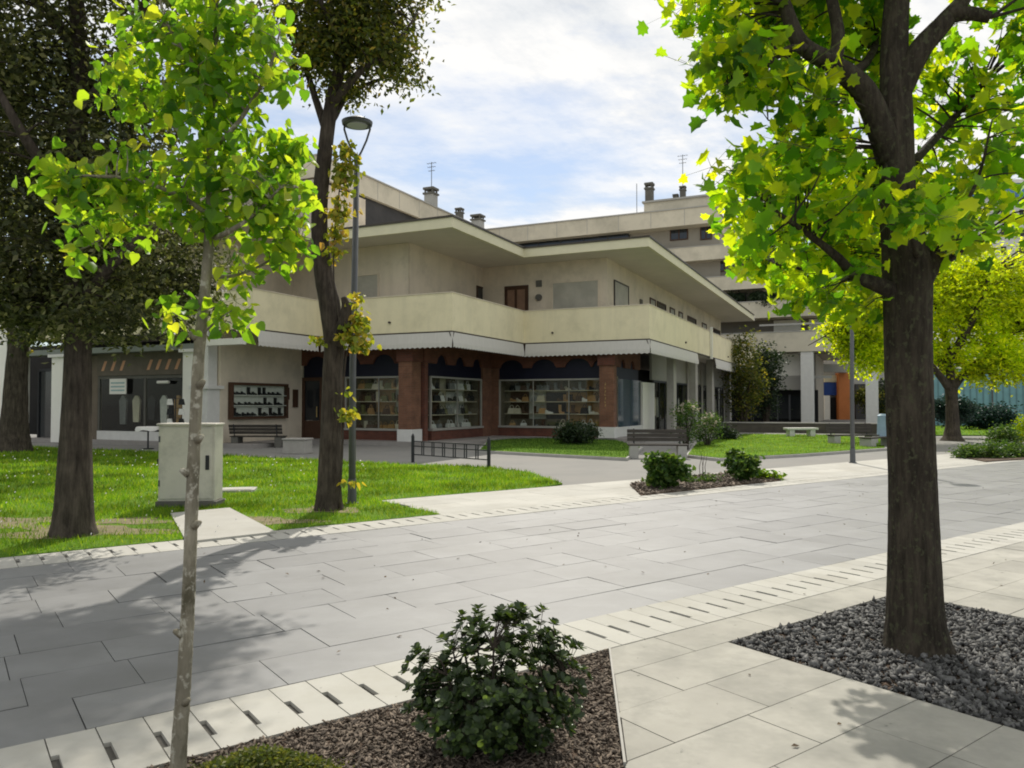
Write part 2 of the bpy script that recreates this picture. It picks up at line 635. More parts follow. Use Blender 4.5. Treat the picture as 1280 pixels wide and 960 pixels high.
pv = MB()
tt = [3.645, 3.285, 2.875, 2.46, 2.05, 1.64, 1.22, .8, .38, -.04, -.5, -1.0, -1.6, -2.3, -3.0, -3.8, -4.6, -5.5]
for k in range(len(tt) - 1):
    t1_, t0_ = tt[k], tt[k + 1]
    sstart = bed_edge_s(t0_)
    cuts = [sstart + .35 + random.random() * .5]
    if t0_ < PIT[3] - .05:
        cuts_all = []
        s = PIT[0]
        while s > sstart - 1:
            cuts_all.append(s)
            s -= random.choice((.55, .72, .9))
        s = PIT[1]
        while s < S1:
            cuts_all.append(s)
            s += random.choice((.6, .85, 1.05))
        cuts = sorted(cuts_all)
        if t0_ < PIT[2] - .2:
            cuts = sorted(cuts + [PIT[0] + .74, PIT[0] + 1.5])
    else:
        s = cuts[0]
        cuts = []
        while s < S1:
            cuts.append(s)
            s += random.choice((.6, .85, 1.05))
        cuts = [sstart - .3] + cuts
    for i in range(len(cuts) - 1):
        a, e = cuts[i] + .003, cuts[i + 1] - .003
        if t0_ > PIT[2] - .2 and t0_ < PIT[3] - .05 and a > PIT[0] - .02 and e < PIT[1] + .02:
            continue
        lo = max(a, bed_edge_s(t0_) + .02)
        hi = max(a, bed_edge_s(t1_) + .02)
        if e <= lo + .03:
            continue
        c = [(lo, t0_ + .003), (e, t0_ + .003), (e, t1_ - .003), (hi, t1_ - .003)]
        if lo < hi - .01 and lo > bed_edge_s(t0_) + .03:
            tm_ = t0_ + (t1_ - t0_) * (lo - bed_edge_s(t0_)) / (bed_edge_s(t1_) - bed_edge_s(t0_))
            c = c + [(lo, tm_)]
        elif e < hi + .01:
            te = t0_ + (t1_ - t0_) * (e - lo) / (hi - lo)
            c = [(lo, t0_ + .003), (e, t0_ + .003), (e, te - .004)]
        z = .030 + random.uniform(-.0015, .0015)
        k_ = len(c)
        pv.add([R(p[0], p[1], z) for p in c] + [R(p[0], p[1], .006) for p in c], [tuple(range(k_))] + [(i_, k_ + i_, k_ + (i_ + 1) % k_, (i_ + 1) % k_) for i_ in range(k_)])
pv.quad([R(-1, -5.5, .007), R(S1, -5.5, .007), R(S1, 3.65, .007), R(2.9, 3.65, .007)], 1)
tag(pv.build('pavement', [M['worn_slab'], M['base']]), kind='structure')

# pale paved band on the far side, right of the lawn, with the planting bed left open
BED2 = [to_st(gp(787, 608)), to_st(gp(801, 622)), to_st(gp(976, 603)), to_st(gp(932, 593)), to_st(gp(850, 598))]


def in_bed(sm, tm, *r):
    return 9.95 < sm < 13.9 and 9.62 < tm < 11.0


bn = MB()
slab_field(bn, 5.75, S1, T_L2, 11.42, 4, .8, 1.5, .030, .007, wob=.001)
bn.quad([R(5.75, T_L2, .012), R(S1, T_L2, .012), R(S1, 11.42, .012), R(5.75, 11.42, .012)], 1)
tag(bn.build('paved_band', [M['pale_slab'], M['base']]), kind='structure')


def sheet(name, poly, z0, z1, mat, mat2=None):
    m = MB()
    m.prism(poly, z0, z1, 0, bottom=False)
    return tag(m.build(name, mat), kind='structure')


# ------------------------------------------------------------------ lawns
def lawn_mat():
    m, nt_, out = new_mat('lawn_turf')
    p = nt_.nodes.new('ShaderNodeBsdfPrincipled')
    n1 = noise(nt_, 2.2, 7, .65)
    n2 = noise(nt_, 26, 5, .7)
    c = ramp(nt_, n1, [(.3, (.075, .16, .014)), (.6, (.125, .225, .02)), (.78, (.21, .25, .05))])
    c = mixc(nt_, 1.0, c, ramp(nt_, n2, [(.3, (.55,) * 3), (.7, (1.35,) * 3)]), 'MULTIPLY')
    nt_.links.new(c, p.inputs['Base Color'])
    p.inputs['Roughness'].default_value = .95
    p.inputs['Specular IOR Level'].default_value = .1
    nt_.links.new(bumpn(nt_, n2, .8, .03), p.inputs['Normal'])
    nt_.links.new(p.outputs[0], out.inputs[0])
    return m


M['turf'] = lawn_mat()
M['earth'] = surf('dry_earth', (.20, .165, .095), .3, 7, .95, .5, .02, 40, dirt=((.13, .17, .04), 5.0))
M['grass'] = leaf_mat('grass_blades', [(0, (.06, .15, .012)), (.5, (.125, .235, .018)), (.85, (.22, .30, .03)), (1, (.28, .30, .08))], (1.6, 1.6, .45), .58, .6, clump=(.8, .55, 1.25))
M['grass_shaded'] = leaf_mat('grass_blades_shaded', [(0, (.03, .09, .015)), (.6, (.06, .13, .018)), (1, (.12, .17, .03))], (1.4, 1.4, .6), .45, .6)  # darker copy of the grass, building shade put into its colour


def g2(u, v):
    p = gp(u, v)
    return (p.x, p.y)


def st2(s, t):
    p = R(s, t)
    return (p.x, p.y)


LAWN1 = [st2(-12, 9.49), st2(5.75, 9.49), st2(5.75, 11.43), st2(9.2, 11.43), g2(703, 606), g2(662, 592), g2(612, 585.5), g2(480, 581), g2(275, 570), g2(100, 562), g2(0, 559), (-27, 28.8), (-30, 20)]
LAWN2 = [g2(600, 566), g2(690, 571), g2(782, 576), g2(800, 562), g2(770, 553), g2(690, 550), g2(612, 552)]
LAWN3 = [g2(860, 572), g2(900, 576.5), g2(1000, 571), g2(1106, 563), g2(1104, 552), g2(1042, 546), g2(930, 545), g2(872, 556)]
LAWN4 = [g2(1165, 545), g2(1300, 545), g2(1420, 540), g2(1420, 530), g2(1165, 533)]
for L, z in ((LAWN1, .035), (LAWN2, .10), (LAWN3, .10), (LAWN4, .06)):
    sheet('lawn_ground', L, .0, z, M['turf'])


def inset(poly, d):
    c = Vector((sum(p[0] for p in poly) / len(poly), sum(p[1] for p in poly) / len(poly)))
    return [tuple(Vector(p) + (Vector(p) - c).normalized() * d) for p in poly]


for L in (LAWN2, LAWN3):
    sheet('lawn_kerb', inset(L, .12), .0, .085, M['kerb'])


def inpoly(P, poly):
    xs = np.array([p[0] for p in poly]); ys = np.array([p[1] for p in poly])
    ins = np.zeros(len(P), bool)
    j = len(poly) - 1
    for i in range(len(poly)):
        ins ^= ((ys[i] > P[:, 1]) != (ys[j] > P[:, 1])) & (P[:, 0] < (xs[j] - xs[i]) * (P[:, 1] - ys[i]) / (ys[j] - ys[i] + 1e-12) + xs[i])
        j = i
    return ins


def poly_sample(poly, n, wfun):
    xs = np.array([p[0] for p in poly])
    ys = np.array([p[1] for p in poly])
    res = []
    got = 0
    while got < n:
        P = np.stack([rng.uniform(xs.min(), xs.max(), 40000), rng.uniform(ys.min(), ys.max(), 40000)], 1)
        ins = np.zeros(len(P), bool)
        j = len(poly) - 1
        for i in range(len(poly)):
            cond = ((ys[i] > P[:, 1]) != (ys[j] > P[:, 1])) & (P[:, 0] < (xs[j] - xs[i]) * (P[:, 1] - ys[i]) / (ys[j] - ys[i] + 1e-12) + xs[i])
            ins ^= cond
            j = i
        keep = ins & (rng.random(len(P)) < wfun(P))
        res.append(P[keep])
        got += keep.sum()
    return np.concatenate(res)[:n]


def mesh_np(name, verts, nper, mat, parent=None):
    """verts: (N, nper, 3) -> N separate polygons in one mesh"""
    N = verts.shape[0]
    me = bpy.data.meshes.new(name)
    me.vertices.add(N * nper)
    me.vertices.foreach_set('co', verts.reshape(-1).astype(np.float32))
    me.loops.add(N * nper)
    me.loops.foreach_set('vertex_index', np.arange(N * nper, dtype=np.int32))
    me.polygons.add(N)
    me.polygons.foreach_set('loop_start', np.arange(0, N * nper, nper, dtype=np.int32))
    me.polygons.foreach_set('loop_total', np.full(N, nper, dtype=np.int32))
    me.materials.append(mat)
    me.update(calc_edges=True)
    o = bpy.data.objects.new(name, me)
    col.objects.link(o)
    o.parent = parent
    return o


BARE = [(gp(96, 668), .85), (gp(405, 640), .5), (gp(316, 655), .65), (gp(25, 655), .6), (gp(160, 655), .45)]


def grass(poly, n, z, h, wid, mat, near=11.0, tufty=True):
    def wf(P):
        d = np.hypot(P[:, 0], P[:, 1])
        wgt = np.clip((near / d) ** 2, 0, 1) * (np.abs(P[:, 0]) < P[:, 1] * .72 + 2)
        if tufty:
            wgt = wgt * ~inpoly(P, pad) * ~((np.abs(P[:, 0] - gp(297, 616).x) < .42) & (np.abs(P[:, 1] - gp(297, 616).y) < .36))
            for c, r in BARE:
                dd = np.hypot(P[:, 0] - c[0], P[:, 1] - c[1])
                wgt = wgt * (1 - .88 * np.exp(-(dd / r) ** 2))
            wgt = wgt * (.62 + .38 * np.sin(P[:, 0] * 2.1 + 1.3 * np.sin(P[:, 1] * 1.7)) * np.sin(P[:, 1] * 2.9 + P[:, 0]))
        return wgt
    P = poly_sample(poly, n, wf)
    d = np.hypot(P[:, 0], P[:, 1])
    k = np.clip(d / near, .8, 3)
    hh = h * rng.uniform(.5, 1.35, n) * np.sqrt(k)
    ww = wid * rng.uniform(.6, 1.4, n) * k
    a = rng.uniform(0, 2 * PI, n)
    lean = rng.uniform(.1, .8, n) * hh
    la = rng.uniform(0, 2 * PI, n)
    V = np.zeros((n, 3, 3))
    V[:, 0, 0] = P[:, 0] - np.cos(a) * ww / 2
    V[:, 0, 1] = P[:, 1] - np.sin(a) * ww / 2
    V[:, 1, 0] = P[:, 0] + np.cos(a) * ww / 2
    V[:, 1, 1] = P[:, 1] + np.sin(a) * ww / 2
    V[:, 2, 0] = P[:, 0] + np.cos(la) * lean
    V[:, 2, 1] = P[:, 1] + np.sin(la) * lean
    V[:, :2, 2] = z - .005
    V[:, 2, 2] = z + hh
    return tag(mesh_np('grass', V, 3, mat), kind='stuff', label=None)


pad = [g2(213, 646), g2(287, 639), g2(345, 670), g2(233, 683)]
o = grass(LAWN1, 85000, .035, .055, .011, M['grass'])
tag(o, 'bright green mown grass of the large lawn left of the street', 'grass')
o = grass(LAWN3, 16000, .10, .05, .012, M['grass'], near=25, tufty=False)
tag(o, 'sunlit yellow-green grass of the small lawn by the rose bushes', 'grass')
o = grass(LAWN2, 12000, .10, .05, .012, M['grass_shaded'], near=22, tufty=False)
tag(o, 'grass coloured darker for the shade before the brick shop front', 'grass')
o = grass(LAWN4, 4000, .06, .07, .02, M['grass'], near=30, tufty=False)
tag(o, 'narrow strip of grass along the foot of the teal hoarding', 'grass')
# small white specks in the left part of the lawn
n = 240
Pd = poly_sample(LAWN1, n, lambda P: ((P[:, 0] < -3.4) & (np.abs(P[:, 0]) < P[:, 1] * .75)) * np.clip(14 / P[:, 1], 0, 1))
ang = np.linspace(0, 2 * PI, 7)[:-1]
rad = rng.uniform(.006, .011, n)[:, None] * np.clip(Pd[:, 1] / 11, .8, 2)[:, None]
V = np.zeros((n, 6, 3))
V[:, :, 0] = Pd[:, 0:1] + np.cos(ang)[None] * rad
V[:, :, 1] = Pd[:, 1:2] + np.sin(ang)[None] * rad
V[:, :, 2] = .035 + rng.uniform(.03, .08, n)[:, None] + np.sin(ang)[None] * .012
tag(mesh_np('white_specks', V, 6, M['white_paint']), 'tiny white specks scattered through the left lawn', 'specks', kind='stuff')

# concrete pad before the cabinet and a small cover in the lawn
sheet('cabinet_pad', pad, .0, .055, M['pale_slab'])
# worn bare earth round the trunks and beside the pad
for (u_, v_, rx, ry) in ((96, 668, .95, .5), (316, 655, .75, .42), (405, 640, .55, .4), (25, 655, .7, .45), (160, 655, .6, .3)):
    c = gp(u_, v_)
    kk = 22
    pts = []
    for i in range(kk):
        a = 2 * PI * i / kk
        r = 1 + .28 * math.sin(3 * a + u_) + .18 * math.sin(5 * a + v_) + random.uniform(-.08, .08)
        pts.append((c.x + rx * r * math.cos(a), c.y + ry * r * math.sin(a), .039))
    m = MB(); m.quad(pts)
    tag(m.build('bare_earth', M['earth']), kind='structure')
c = gp(297, 616)
m = MB()
m.rbox((c.x, c.y, .05), (.62, .5, .05), math.radians(12))
m.rbox((c.x, c.y, .078), (.5, .38, .012), math.radians(12))
tag(m.build('manhole_cover', M['pale_slab'], bevel=.006), 'pale concrete cover lying flat in the lawn right of the cabinet', 'cover')

# ------------------------------------------------------------------ planting beds
bed1 = [st2(bed_cor[0] - .012, 3.642), st2(-3.0, 3.642), st2(-3.0, 1.0), st2(bed_low[0] - .5, bed_low[1] - .6), st2(bed_low[0] - .012, bed_low[1])]
sheet('planting_bed', bed1, -.02, .016, M['soil'])
sheet('planting_bed', [st2(*p) for p in BED2], .0, .045, M['soil'])
m = MB()
A_ = R(bed_cor[0], 3.645)
B_ = R(*bed_low)
d_ = (B_ - A_)
d_.normalize()
m.rbox(((A_ + B_) / 2 + Vector((0, 0, .028))), ((B_ - A_).length, .012, .03), math.atan2(d_.y, d_.x))
tag(m.build('bed_edging', M['steel_edge']), 'thin pale steel strip edging the near planting bed', 'edging')
sheet('tree_pit', [st2(PIT[0], PIT[2]), st2(PIT[1], PIT[2]), st2(PIT[1], PIT[3]), st2(PIT[0], PIT[3])], -.02, .008, M['soil'])


def rot_batch(n):
    q = rng.normal(size=(n, 4))
    q /= np.linalg.norm(q, axis=1)[:, None]
    w_, x, y, z = q.T
    Rm = np.empty((n, 3, 3))
    Rm[:, 0, 0] = 1 - 2 * (y * y + z * z); Rm[:, 0, 1] = 2 * (x * y - z * w_); Rm[:, 0, 2] = 2 * (x * z + y * w_)
    Rm[:, 1, 0] = 2 * (x * y + z * w_); Rm[:, 1, 1] = 1 - 2 * (x * x + z * z); Rm[:, 1, 2] = 2 * (y * z - x * w_)
    Rm[:, 2, 0] = 2 * (x * z - y * w_); Rm[:, 2, 1] = 2 * (y * z + x * w_); Rm[:, 2, 2] = 1 - 2 * (x * x + y * y)
    return Rm


def shaped_np(name, verts, faces, mat, parent=None, smooth=False):
    """verts (N,k,3) copies of one template, faces: template faces of equal size"""
    N, k, _ = verts.shape
    F_ = np.array(faces)
    fn, fs = F_.shape
    idx = (F_[None] + (np.arange(N) * k)[:, None, None]).reshape(-1)
    me = bpy.data.meshes.new(name)
    me.vertices.add(N * k)
    me.vertices.foreach_set('co', verts.reshape(-1).astype(np.float32))
    me.loops.add(len(idx))
    me.loops.foreach_set('vertex_index', idx.astype(np.int32))
    me.polygons.add(N * fn)
    me.polygons.foreach_set('loop_start', np.arange(0, len(idx), fs, dtype=np.int32))
    me.polygons.foreach_set('loop_total', np.full(N * fn, fs, dtype=np.int32))
    if smooth:
        me.polygons.foreach_set('use_smooth', np.ones(N * fn, bool))
    me.materials.append(mat)
    me.update(calc_edges=True)
    o = bpy.data.objects.new(name, me)
    col.objects.link(o)
    o.parent = parent
    return o


# angular dark stones in the tree pit
n = 11000
oct_v = np.array([(1, 0, 0), (-1, 0, 0), (0, 1, 0), (0, -1, 0), (0, 0, 1), (0, 0, -1)], float)
oct_f = [(0, 2, 4), (2, 1, 4), (1, 3, 4), (3, 0, 4), (2, 0, 5), (1, 2, 5), (3, 1, 5), (0, 3, 5)]
st_ = np.stack([rng.uniform(PIT[0] + .015, PIT[1] - .015, n), rng.uniform(PIT[2], PIT[3] - .015, n)], 1)
V = oct_v[None] * rng.uniform(.5, 1.35, (n, 6, 1)) * (.009 + .026 * rng.random((n, 1, 1)) ** 1.6) * np.array([1.15, .8, .6])[None, None]
V = np.einsum('nij,nkj->nki', rot_batch(n), V)
V[:, :, 0] += (st_[:, 0] * RS[0] + st_[:, 1] * RT[0])[:, None]
V[:, :, 1] += (st_[:, 0] * RS[1] + st_[:, 1] * RT[1])[:, None]
V[:, :, 2] += rng.uniform(.012, .034, n)[:, None]
tag(shaped_np('gravel', V, oct_f, M['gravel']), 'dark angular stone chips filling the square tree pit', 'gravel', kind='stuff')

# bark chips in the near bed and, sparser, in the far one
cube_v = np.array([(x, y, z) for x in (-1, 1) for y in (-1, 1) for z in (-1, 1)], float)
cube_f = [(0, 1, 3, 2), (4, 6, 7, 5), (0, 4, 5, 1), (2, 3, 7, 6), (0, 2, 6, 4), (1, 5, 7, 3)]


def chips(name, poly, n, z, label, sc_=1.0):
    P = poly_sample(poly, n, lambda P: np.ones(len(P)) * (P[:, 1] > 2.2))
    V = cube_v[None] * rng.uniform(.7, 1.2, (n, 8, 1)) * np.array([.021, .008, .0035])[None, None] * rng.uniform(.5, 1.5, (n, 1, 1)) * sc_
    a = rng.uniform(0, 2 * PI, n)
    tl = np.clip(rng.normal(0, .35, n), -.8, .8)
    tl2 = np.clip(rng.normal(0, .35, n), -.8, .8)
    V[:, :, 2] += V[:, :, 0] * np.tan(tl)[:, None] + V[:, :, 1] * np.tan(tl2)[:, None]
    x = V[:, :, 0] * np.cos(a)[:, None] - V[:, :, 1] * np.sin(a)[:, None]
    y = V[:, :, 0] * np.sin(a)[:, None] + V[:, :, 1] * np.cos(a)[:, None]
    V[:, :, 0] = x + P[:, 0:1]
    V[:, :, 1] = y + P[:, 1:2]
    V[:, :, 2] += z + rng.uniform(.002, .02, n)[:, None]
    tag(shaped_np(name, V, cube_f, M['mulch']), label, 'bark mulch', kind='stuff')


chips('bark_mulch', bed1, 30000, .016, 'brown bark chips covering the near planting bed', .52)
chips('bark_mulch', [st2(*p) for p in BED2], 3000, .045, 'brown bark chips in the planting bed across the street', 1.7)
# ------------------------------------------------------------------ the two-storey shop building
PH = math.radians(25)
D1 = (math.sin(PH), math.cos(PH))      # away from the street
D2 = (math.cos(PH), -math.sin(PH))     # to the right
AX, AY = -2.2, 28.3


class Fr:
    """facade frame: a to the right, b away, on axes D2/D1 from an origin"""
    def __init__(s, x, y):
        s.x, s.y = x, y

    def a(s, u, b):
        k = (u - 640) / F_PX
        return (k * (s.y + D1[1] * b) - s.x - D1[0] * b) / (D2[0] - k * D2[1])

    def b(s, u, a):
        k = (u - 640) / F_PX
        return (k * (s.y + D2[1] * a) - s.x - D2[0] * a) / (D1[0] - k * D1[1])

    def w(s, a, b):
        return (s.x + a * D2[0] + b * D1[0], s.y + a * D2[1] + b * D1[1])

    def z(s, v, a, b):
        return CAM_Z + (505 - v) / F_PX * s.w(a, b)[1]


fr = Fr(AX, AY)
bld = empty('shop_building', (AX, AY, 0), -PH, 'low cream and brick shop building with deep flat roof and wraparound balcony above the arcade', 'building')

Z_F, Z_PB, Z_PT = .15, 4.30, 5.70
Z_SO, Z_RT = 8.12, 8.50
OUT = [(-19, -3.77), (-6, -3.77), (-6, 0), (0, 0), (0, 6.46), (5.66, 6.46), (5.66, 37.7)]


def normals(poly):
    ns = []
    for i in range(len(poly) - 1):
        dx, dy = poly[i + 1][0] - poly[i][0], poly[i + 1][1] - poly[i][1]
        L = math.hypot(dx, dy)
        ns.append((dy / L, -dx / L))
    return ns


def offset(poly, d):
    ns = normals(poly)
    out = []
    for i, p in enumerate(poly):
        if i == 0:
            n = ns[0]
        elif i == len(poly) - 1:
            n = ns[-1]
        else:
            n = (ns[i - 1][0] + ns[i][0], ns[i - 1][1] + ns[i][1])
        out.append((p[0] + n[0] * d, p[1] + n[1] * d))
    return out


def band(mb, poly, d_out, d_in, z0, z1, mi=0):
    o_, i_ = offset(poly, d_out), offset(poly, d_in)
    n = len(poly)
    vs = [(p[0], p[1], z0) for p in o_] + [(p[0], p[1], z1) for p in o_] + [(p[0], p[1], z0) for p in i_] + [(p[0], p[1], z1) for p in i_]
    fs = []
    for k in range(n - 1):
        fs += [(k, k + 1, n + k + 1, n + k), (2 * n + k + 1, 2 * n + k, 3 * n + k, 3 * n + k + 1), (n + k, n + k + 1, 3 * n + k + 1, 3 * n + k), (k + 1, k, 2 * n + k, 2 * n + k + 1)]
    fs += [(0, n, 3 * n, 2 * n), (n - 1, 3 * n - 1, 4 * n - 1, 2 * n - 1)]
    mb.add(vs, fs, mi)


def closed(poly, back=38.5):
    return poly + [(poly[-1][0], back), (poly[0][0], back)]


m = MB(); m.prism(closed(offset(OUT, -.25)), 0, Z_F); m.build('arcade_floor', M['floor'], bld)
m = MB(); band(m, OUT, 0, -.14, Z_PB, Z_PT); par = m.build('parapet', M['cream'], bld)
m = MB(); band(m, OUT, .025, -.165, Z_PT, Z_PT + .035); m.build('coping', M['beige'], par)
m = MB(); band(m, OUT, .012, -.10, Z_PB - .05, Z_PB - .001); m.build('drip_edge', M['brown_trim'], par)
# small round spouts on the parapet
for (uu, vv, seg) in ((487, 403, 1), (691, 416, 3), (857, 428, 5), (910, 446, 5)):
    m = MB()
    if seg == 1:
        a = fr.a(uu, 0); z = fr.z(vv, a, 0); m.tube([(a, -.07, z), (a, .01, z)], .045, 10)
    elif seg == 3:
        a = fr.a(uu, 6.46); z = fr.z(vv, a, 6.46); m.tube([(a, 6.39, z), (a, 6.47, z)], .045, 10)
    else:
        b_ = fr.b(uu, 5.66); z = fr.z(vv, 5.66, b_); m.tube([(5.73, b_, z), (5.65, b_, z)], .05, 10)
    m.build('spout', M['brown_trim'], par)
m = MB(); m.prism(closed(offset(OUT, -.11)), Z_PB + .02, Z_PB + .16); m.build('balcony_slab', M['soffit'], bld)
m = MB(); m.prism(closed(offset(OUT, -.03)), Z_SO + .03, Z_RT - .02); roof = m.build('roof', M['soffit'], bld)
m = MB(); band(m, OUT, .0, -.12, Z_SO, Z_RT); m.build('fascia', M['cream_edge'], roof)
m = MB(); band(m, OUT, .05, -.2, Z_RT, Z_RT + .07); m.build('roof_edge', M['brown_trim'], roof)
for (a, b_, s) in ((2.6, 10.5, (.7, .5, 1.4)), (-2.0, 16, (.6, .6, 1.3))):
    pass

# upper storey walls
UP = [(-19, -1.97), (-9, -1.97), (-9, 1.8), (-3, 1.8), (-3, 8.26), (3.26, 8.26), (3.26, 37)]
m = MB(); band(m, UP, 0, -.25, Z_PB + .1, Z_SO + .05); upw = m.build('wall', M['beige'], bld)


def face_panel(name, seg, r0, r1, z0, z1, mat, proud, parent, th=.05, frame=None, fmat=None):
    """a panel on wall segment seg of a facade polyline: along-range r0..r1"""
    poly, k = seg
    p0, p1 = poly[k], poly[k + 1]
    m = MB()
    if abs(p1[1] - p0[1]) < 1e-6:      # faces the street
        m.box(r0, r1, p0[1] - proud, p0[1] - proud + th, z0, z1)
    else:                               # faces right
        m.box(p0[0] + proud - th, p0[0] + proud, r0, r1, z0, z1)
    o_ = m.build(name, mat, parent)
    if frame:
        m = MB()
        f = frame
        for (q0, q1, y0, y1) in ((r0 - f, r0 - .002, z0 - f, z1 + f), (r1 + .002, r1 + f, z0 - f, z1 + f), (r0 - .001, r1 + .001, z1 + .002, z1 + f), (r0 - .001, r1 + .001, z0 - f, z0 - .002)):
            if abs(p1[1] - p0[1]) < 1e-6:
                m.box(q0, q1, p0[1] - proud - .03, p0[1] + .02, y0, y1)
            else:
                m.box(p0[0] - .02, p0[0] + proud + .03, q0, q1, y0, y1)
        m.build('window_frame', fmat or M['brown_trim'], o_)
    return o_


Z_D = Z_PB + .17
# wing left of the inner corner: long roller shutters beside each other
a0, a1 = fr.a(440, 1.8), fr.a(472, 1.8)
face_panel('roller_shutter', (UP, 2), a0, a1, Z_D, 6.95, M['shutter'], .03, bld, frame=.05, fmat=M['beige'])
face_panel('wall_pilaster', (UP, 2), fr.a(488, 1.8), -3.02, Z_PB + .17, Z_SO + .02, M['beige'], .06, bld)
# inner corner: narrow window and double door
b0 = fr.b(596, -3)
face_panel('window', (UP, 3), b0, b0 + 1.15, 5.55, 7.15, M['glass_dark'], .02, bld, frame=.07, fmat=M['wood'])
a0, a1 = fr.a(633, 8.26), fr.a(659, 8.26)
dr = face_panel('balcony_door', (UP, 4), a0, a1, Z_D, 7.1, M['wood'], .03, bld, frame=.07, fmat=M['wood'])
am = (a0 + a1) / 2
m = MB()
for q0, q1 in ((a0 + .08, am - .1), (am + .04, a1 - .1)):
    m.box(q0, q1, 8.26 - .05, 8.26 - .034, Z_D + .3, 6.98)
m.build('door_panel', surf('brown_panel', (.22, .13, .085), .15, 4, .5, 0), dr)
a0, a1 = fr.a(692, 8.26), fr.a(748, 8.26)
face_panel('roller_shutter', (UP, 4), a0, a1, Z_D, 7.15, M['shutter'], .03, bld, frame=.06, fmat=M['beige'])
a = fr.a(674, 8.26)
m = MB(); m.box(a - .14, a + .14, 8.2, 8.27, 7.05, 7.35); m.build('vent_grille', M['plinth'], bld)
m = MB(); m.tube([(a, 8.12, 6.55), (a, 8.28, 6.55)], [.14, .16], 14); m.build('round_wall_lamp', M['plinth'], bld)
# right-hand side of the upper storey
b0, b1 = fr.b(768, 3.26), fr.b(785, 3.26)
face_panel('roller_shutter', (UP, 5), b0, b1, Z_D, 7.25, M['shutter'], .03, bld, frame=.06, fmat=M['brown_trim'])
b0 = fr.b(801, 3.26)
m = MB(); m.box(3.25, 3.33, b0 - .15, b0 + .2, 6.5, 6.95); m.build('vent_grille', M['plinth'], bld)
for (u0, u1, k) in ((813, 819, 0), (822, 832, 1), (838, 843, 0), (849, 853, 0), (860, 870, 1), (878, 883, 0), (892, 900, 1)):
    b0, b1 = fr.b(u0, 3.26), fr.b(u1, 3.26)
    wi = face_panel('window', (UP, 5), b0, b1, 5.9 if not k else 5.4, 7.2, M['glass_dark'] if k else M['shutter'], .02, bld, frame=.09, fmat=M['wood'])
# white downpipe on the balcony side
b0 = fr.b(888, 5.66)
m = MB(); m.box(5.67, 5.80, b0 - .08, b0 + .08, 4.15, 5.95); m.build('downpipe', M['white_paint'], bld)

# --- ground storey -------------------------------------------------
AF, AB_ = 1.2, 7.1      # street faces of the arcade wall
XS, XR = -1.9, 3.9      # side faces
Z_SILL, Z_HEAD, Z_NAVY = .62, 2.72, 3.22


def scallop_wall(name, p0, p1, z_top, zb, arches, rise, mat, parent, th=.22):
    """masonry lintel whose underside is cut by round arches; p0->p1 local, outward normal to the right of travel"""
    dx, dy = p1[0] - p0[0], p1[1] - p0[1]
    L = math.hypot(dx, dy)
    ex, ey = dx / L, dy / L
    nx, ny = ey, -ex
    N = max(24, int(L / .05))
    xs = [L * i / N for i in range(N + 1)]

    def bot(x):
        for c, hw in arches:
            if abs(x - c) < hw:
                return zb + rise * math.sqrt(max(0, 1 - ((x - c) / hw) ** 2))
        return zb
    m = MB()
    vs = []
    for x in xs:
        bx, by = p0[0] + ex * x, p0[1] + ey * x
        z = bot(x)
        vs += [(bx, by, z), (bx, by, z_top), (bx - nx * th, by - ny * th, z), (bx - nx * th, by - ny * th, z_top)]
    fs = []
    for i in range(N):
        p, q = i * 4, i * 4 + 4
        fs += [(p, q, q + 1, p + 1), (q + 2, p + 2, p + 3, q + 3), (p + 2, q + 2, q, p), (p + 1, q + 1, q + 3, p + 3)]
    fs += [(0, 1, 3, 2), (N * 4, N * 4 + 2, N * 4 + 3, N * 4 + 1)]
    m.add(vs, fs)
    return m.build(name, mat, parent)


Z_C = Z_PB + .015
# lintels on the three brick faces and on the right-hand side
scallop_wall('brick_lintel', (-8.0, AF), (XS - .001, AF), Z_C, Z_NAVY, [(fr.a(395, AF) + 8, .55), (fr.a(437, AF) + 8, .5), (fr.a(479, AF) + 8, .5)], .38, M['brick_dark'], bld)
arcs = [(fr.b(u_, XS) - AF - .0, .42) for u_ in (553, 576, 597)]
scallop_wall('brick_lintel', (XS, AF + .001), (XS, AB_), Z_C, Z_NAVY, arcs, .38, M['brick_dark'], bld)
arcs = [(fr.a(u_, AB_) - XS, .58) for u_ in (639, 679, 722, 757)]
scallop_wall('brick_lintel', (XS + .001, AB_), (XR - .001, AB_), Z_C, Z_NAVY, arcs, .38, M['brick_dark'], bld)
arcs = [(fr.b(u_, XR) - AB_, .33) for u_ in (779, 791, 803)]
scallop_wall('brick_lintel', (XR, AB_ + .001), (XR, AB_ + 4.3), Z_C, Z_NAVY, arcs, .38, M['brick_dark'], bld)
# navy boards behind the arches
for (p, q) in (((-7.95, XS - .24), (AF + .10, AF + .16)), ((XS - .30, XR - .26), (AB_ + .10, AB_ + .16))):
    m = MB(); m.box(p[0], p[1], q[0], q[1], Z_HEAD, Z_C - .1); m.build('navy_panel', M['navy'], bld)
for (x, y0, y1) in ((XS, AF + .24, AB_ + .09), (XR, AB_ + .24, AB_ + 4.3)):
    m = MB(); m.box(x - .16, x - .10, y0, y1, Z_HEAD, Z_C - .1); m.build('navy_panel', M['navy'], bld)

BAG_COL = {'tan': (.42, .24, .10), 'black': (.02, .02, .022), 'cream': (.62, .55, .42), 'dark brown': (.09, .05, .03), 'grey': (.25, .25, .25), 'red': (.30, .03, .03), 'olive': (.16, .15, .06), 'white': (.68, .66, .62)}
BAG_MAT = {k: surf('goods_' + k.replace(' ', '_'), v, .15, 12, .55, .1) for k, v in BAG_COL.items()}


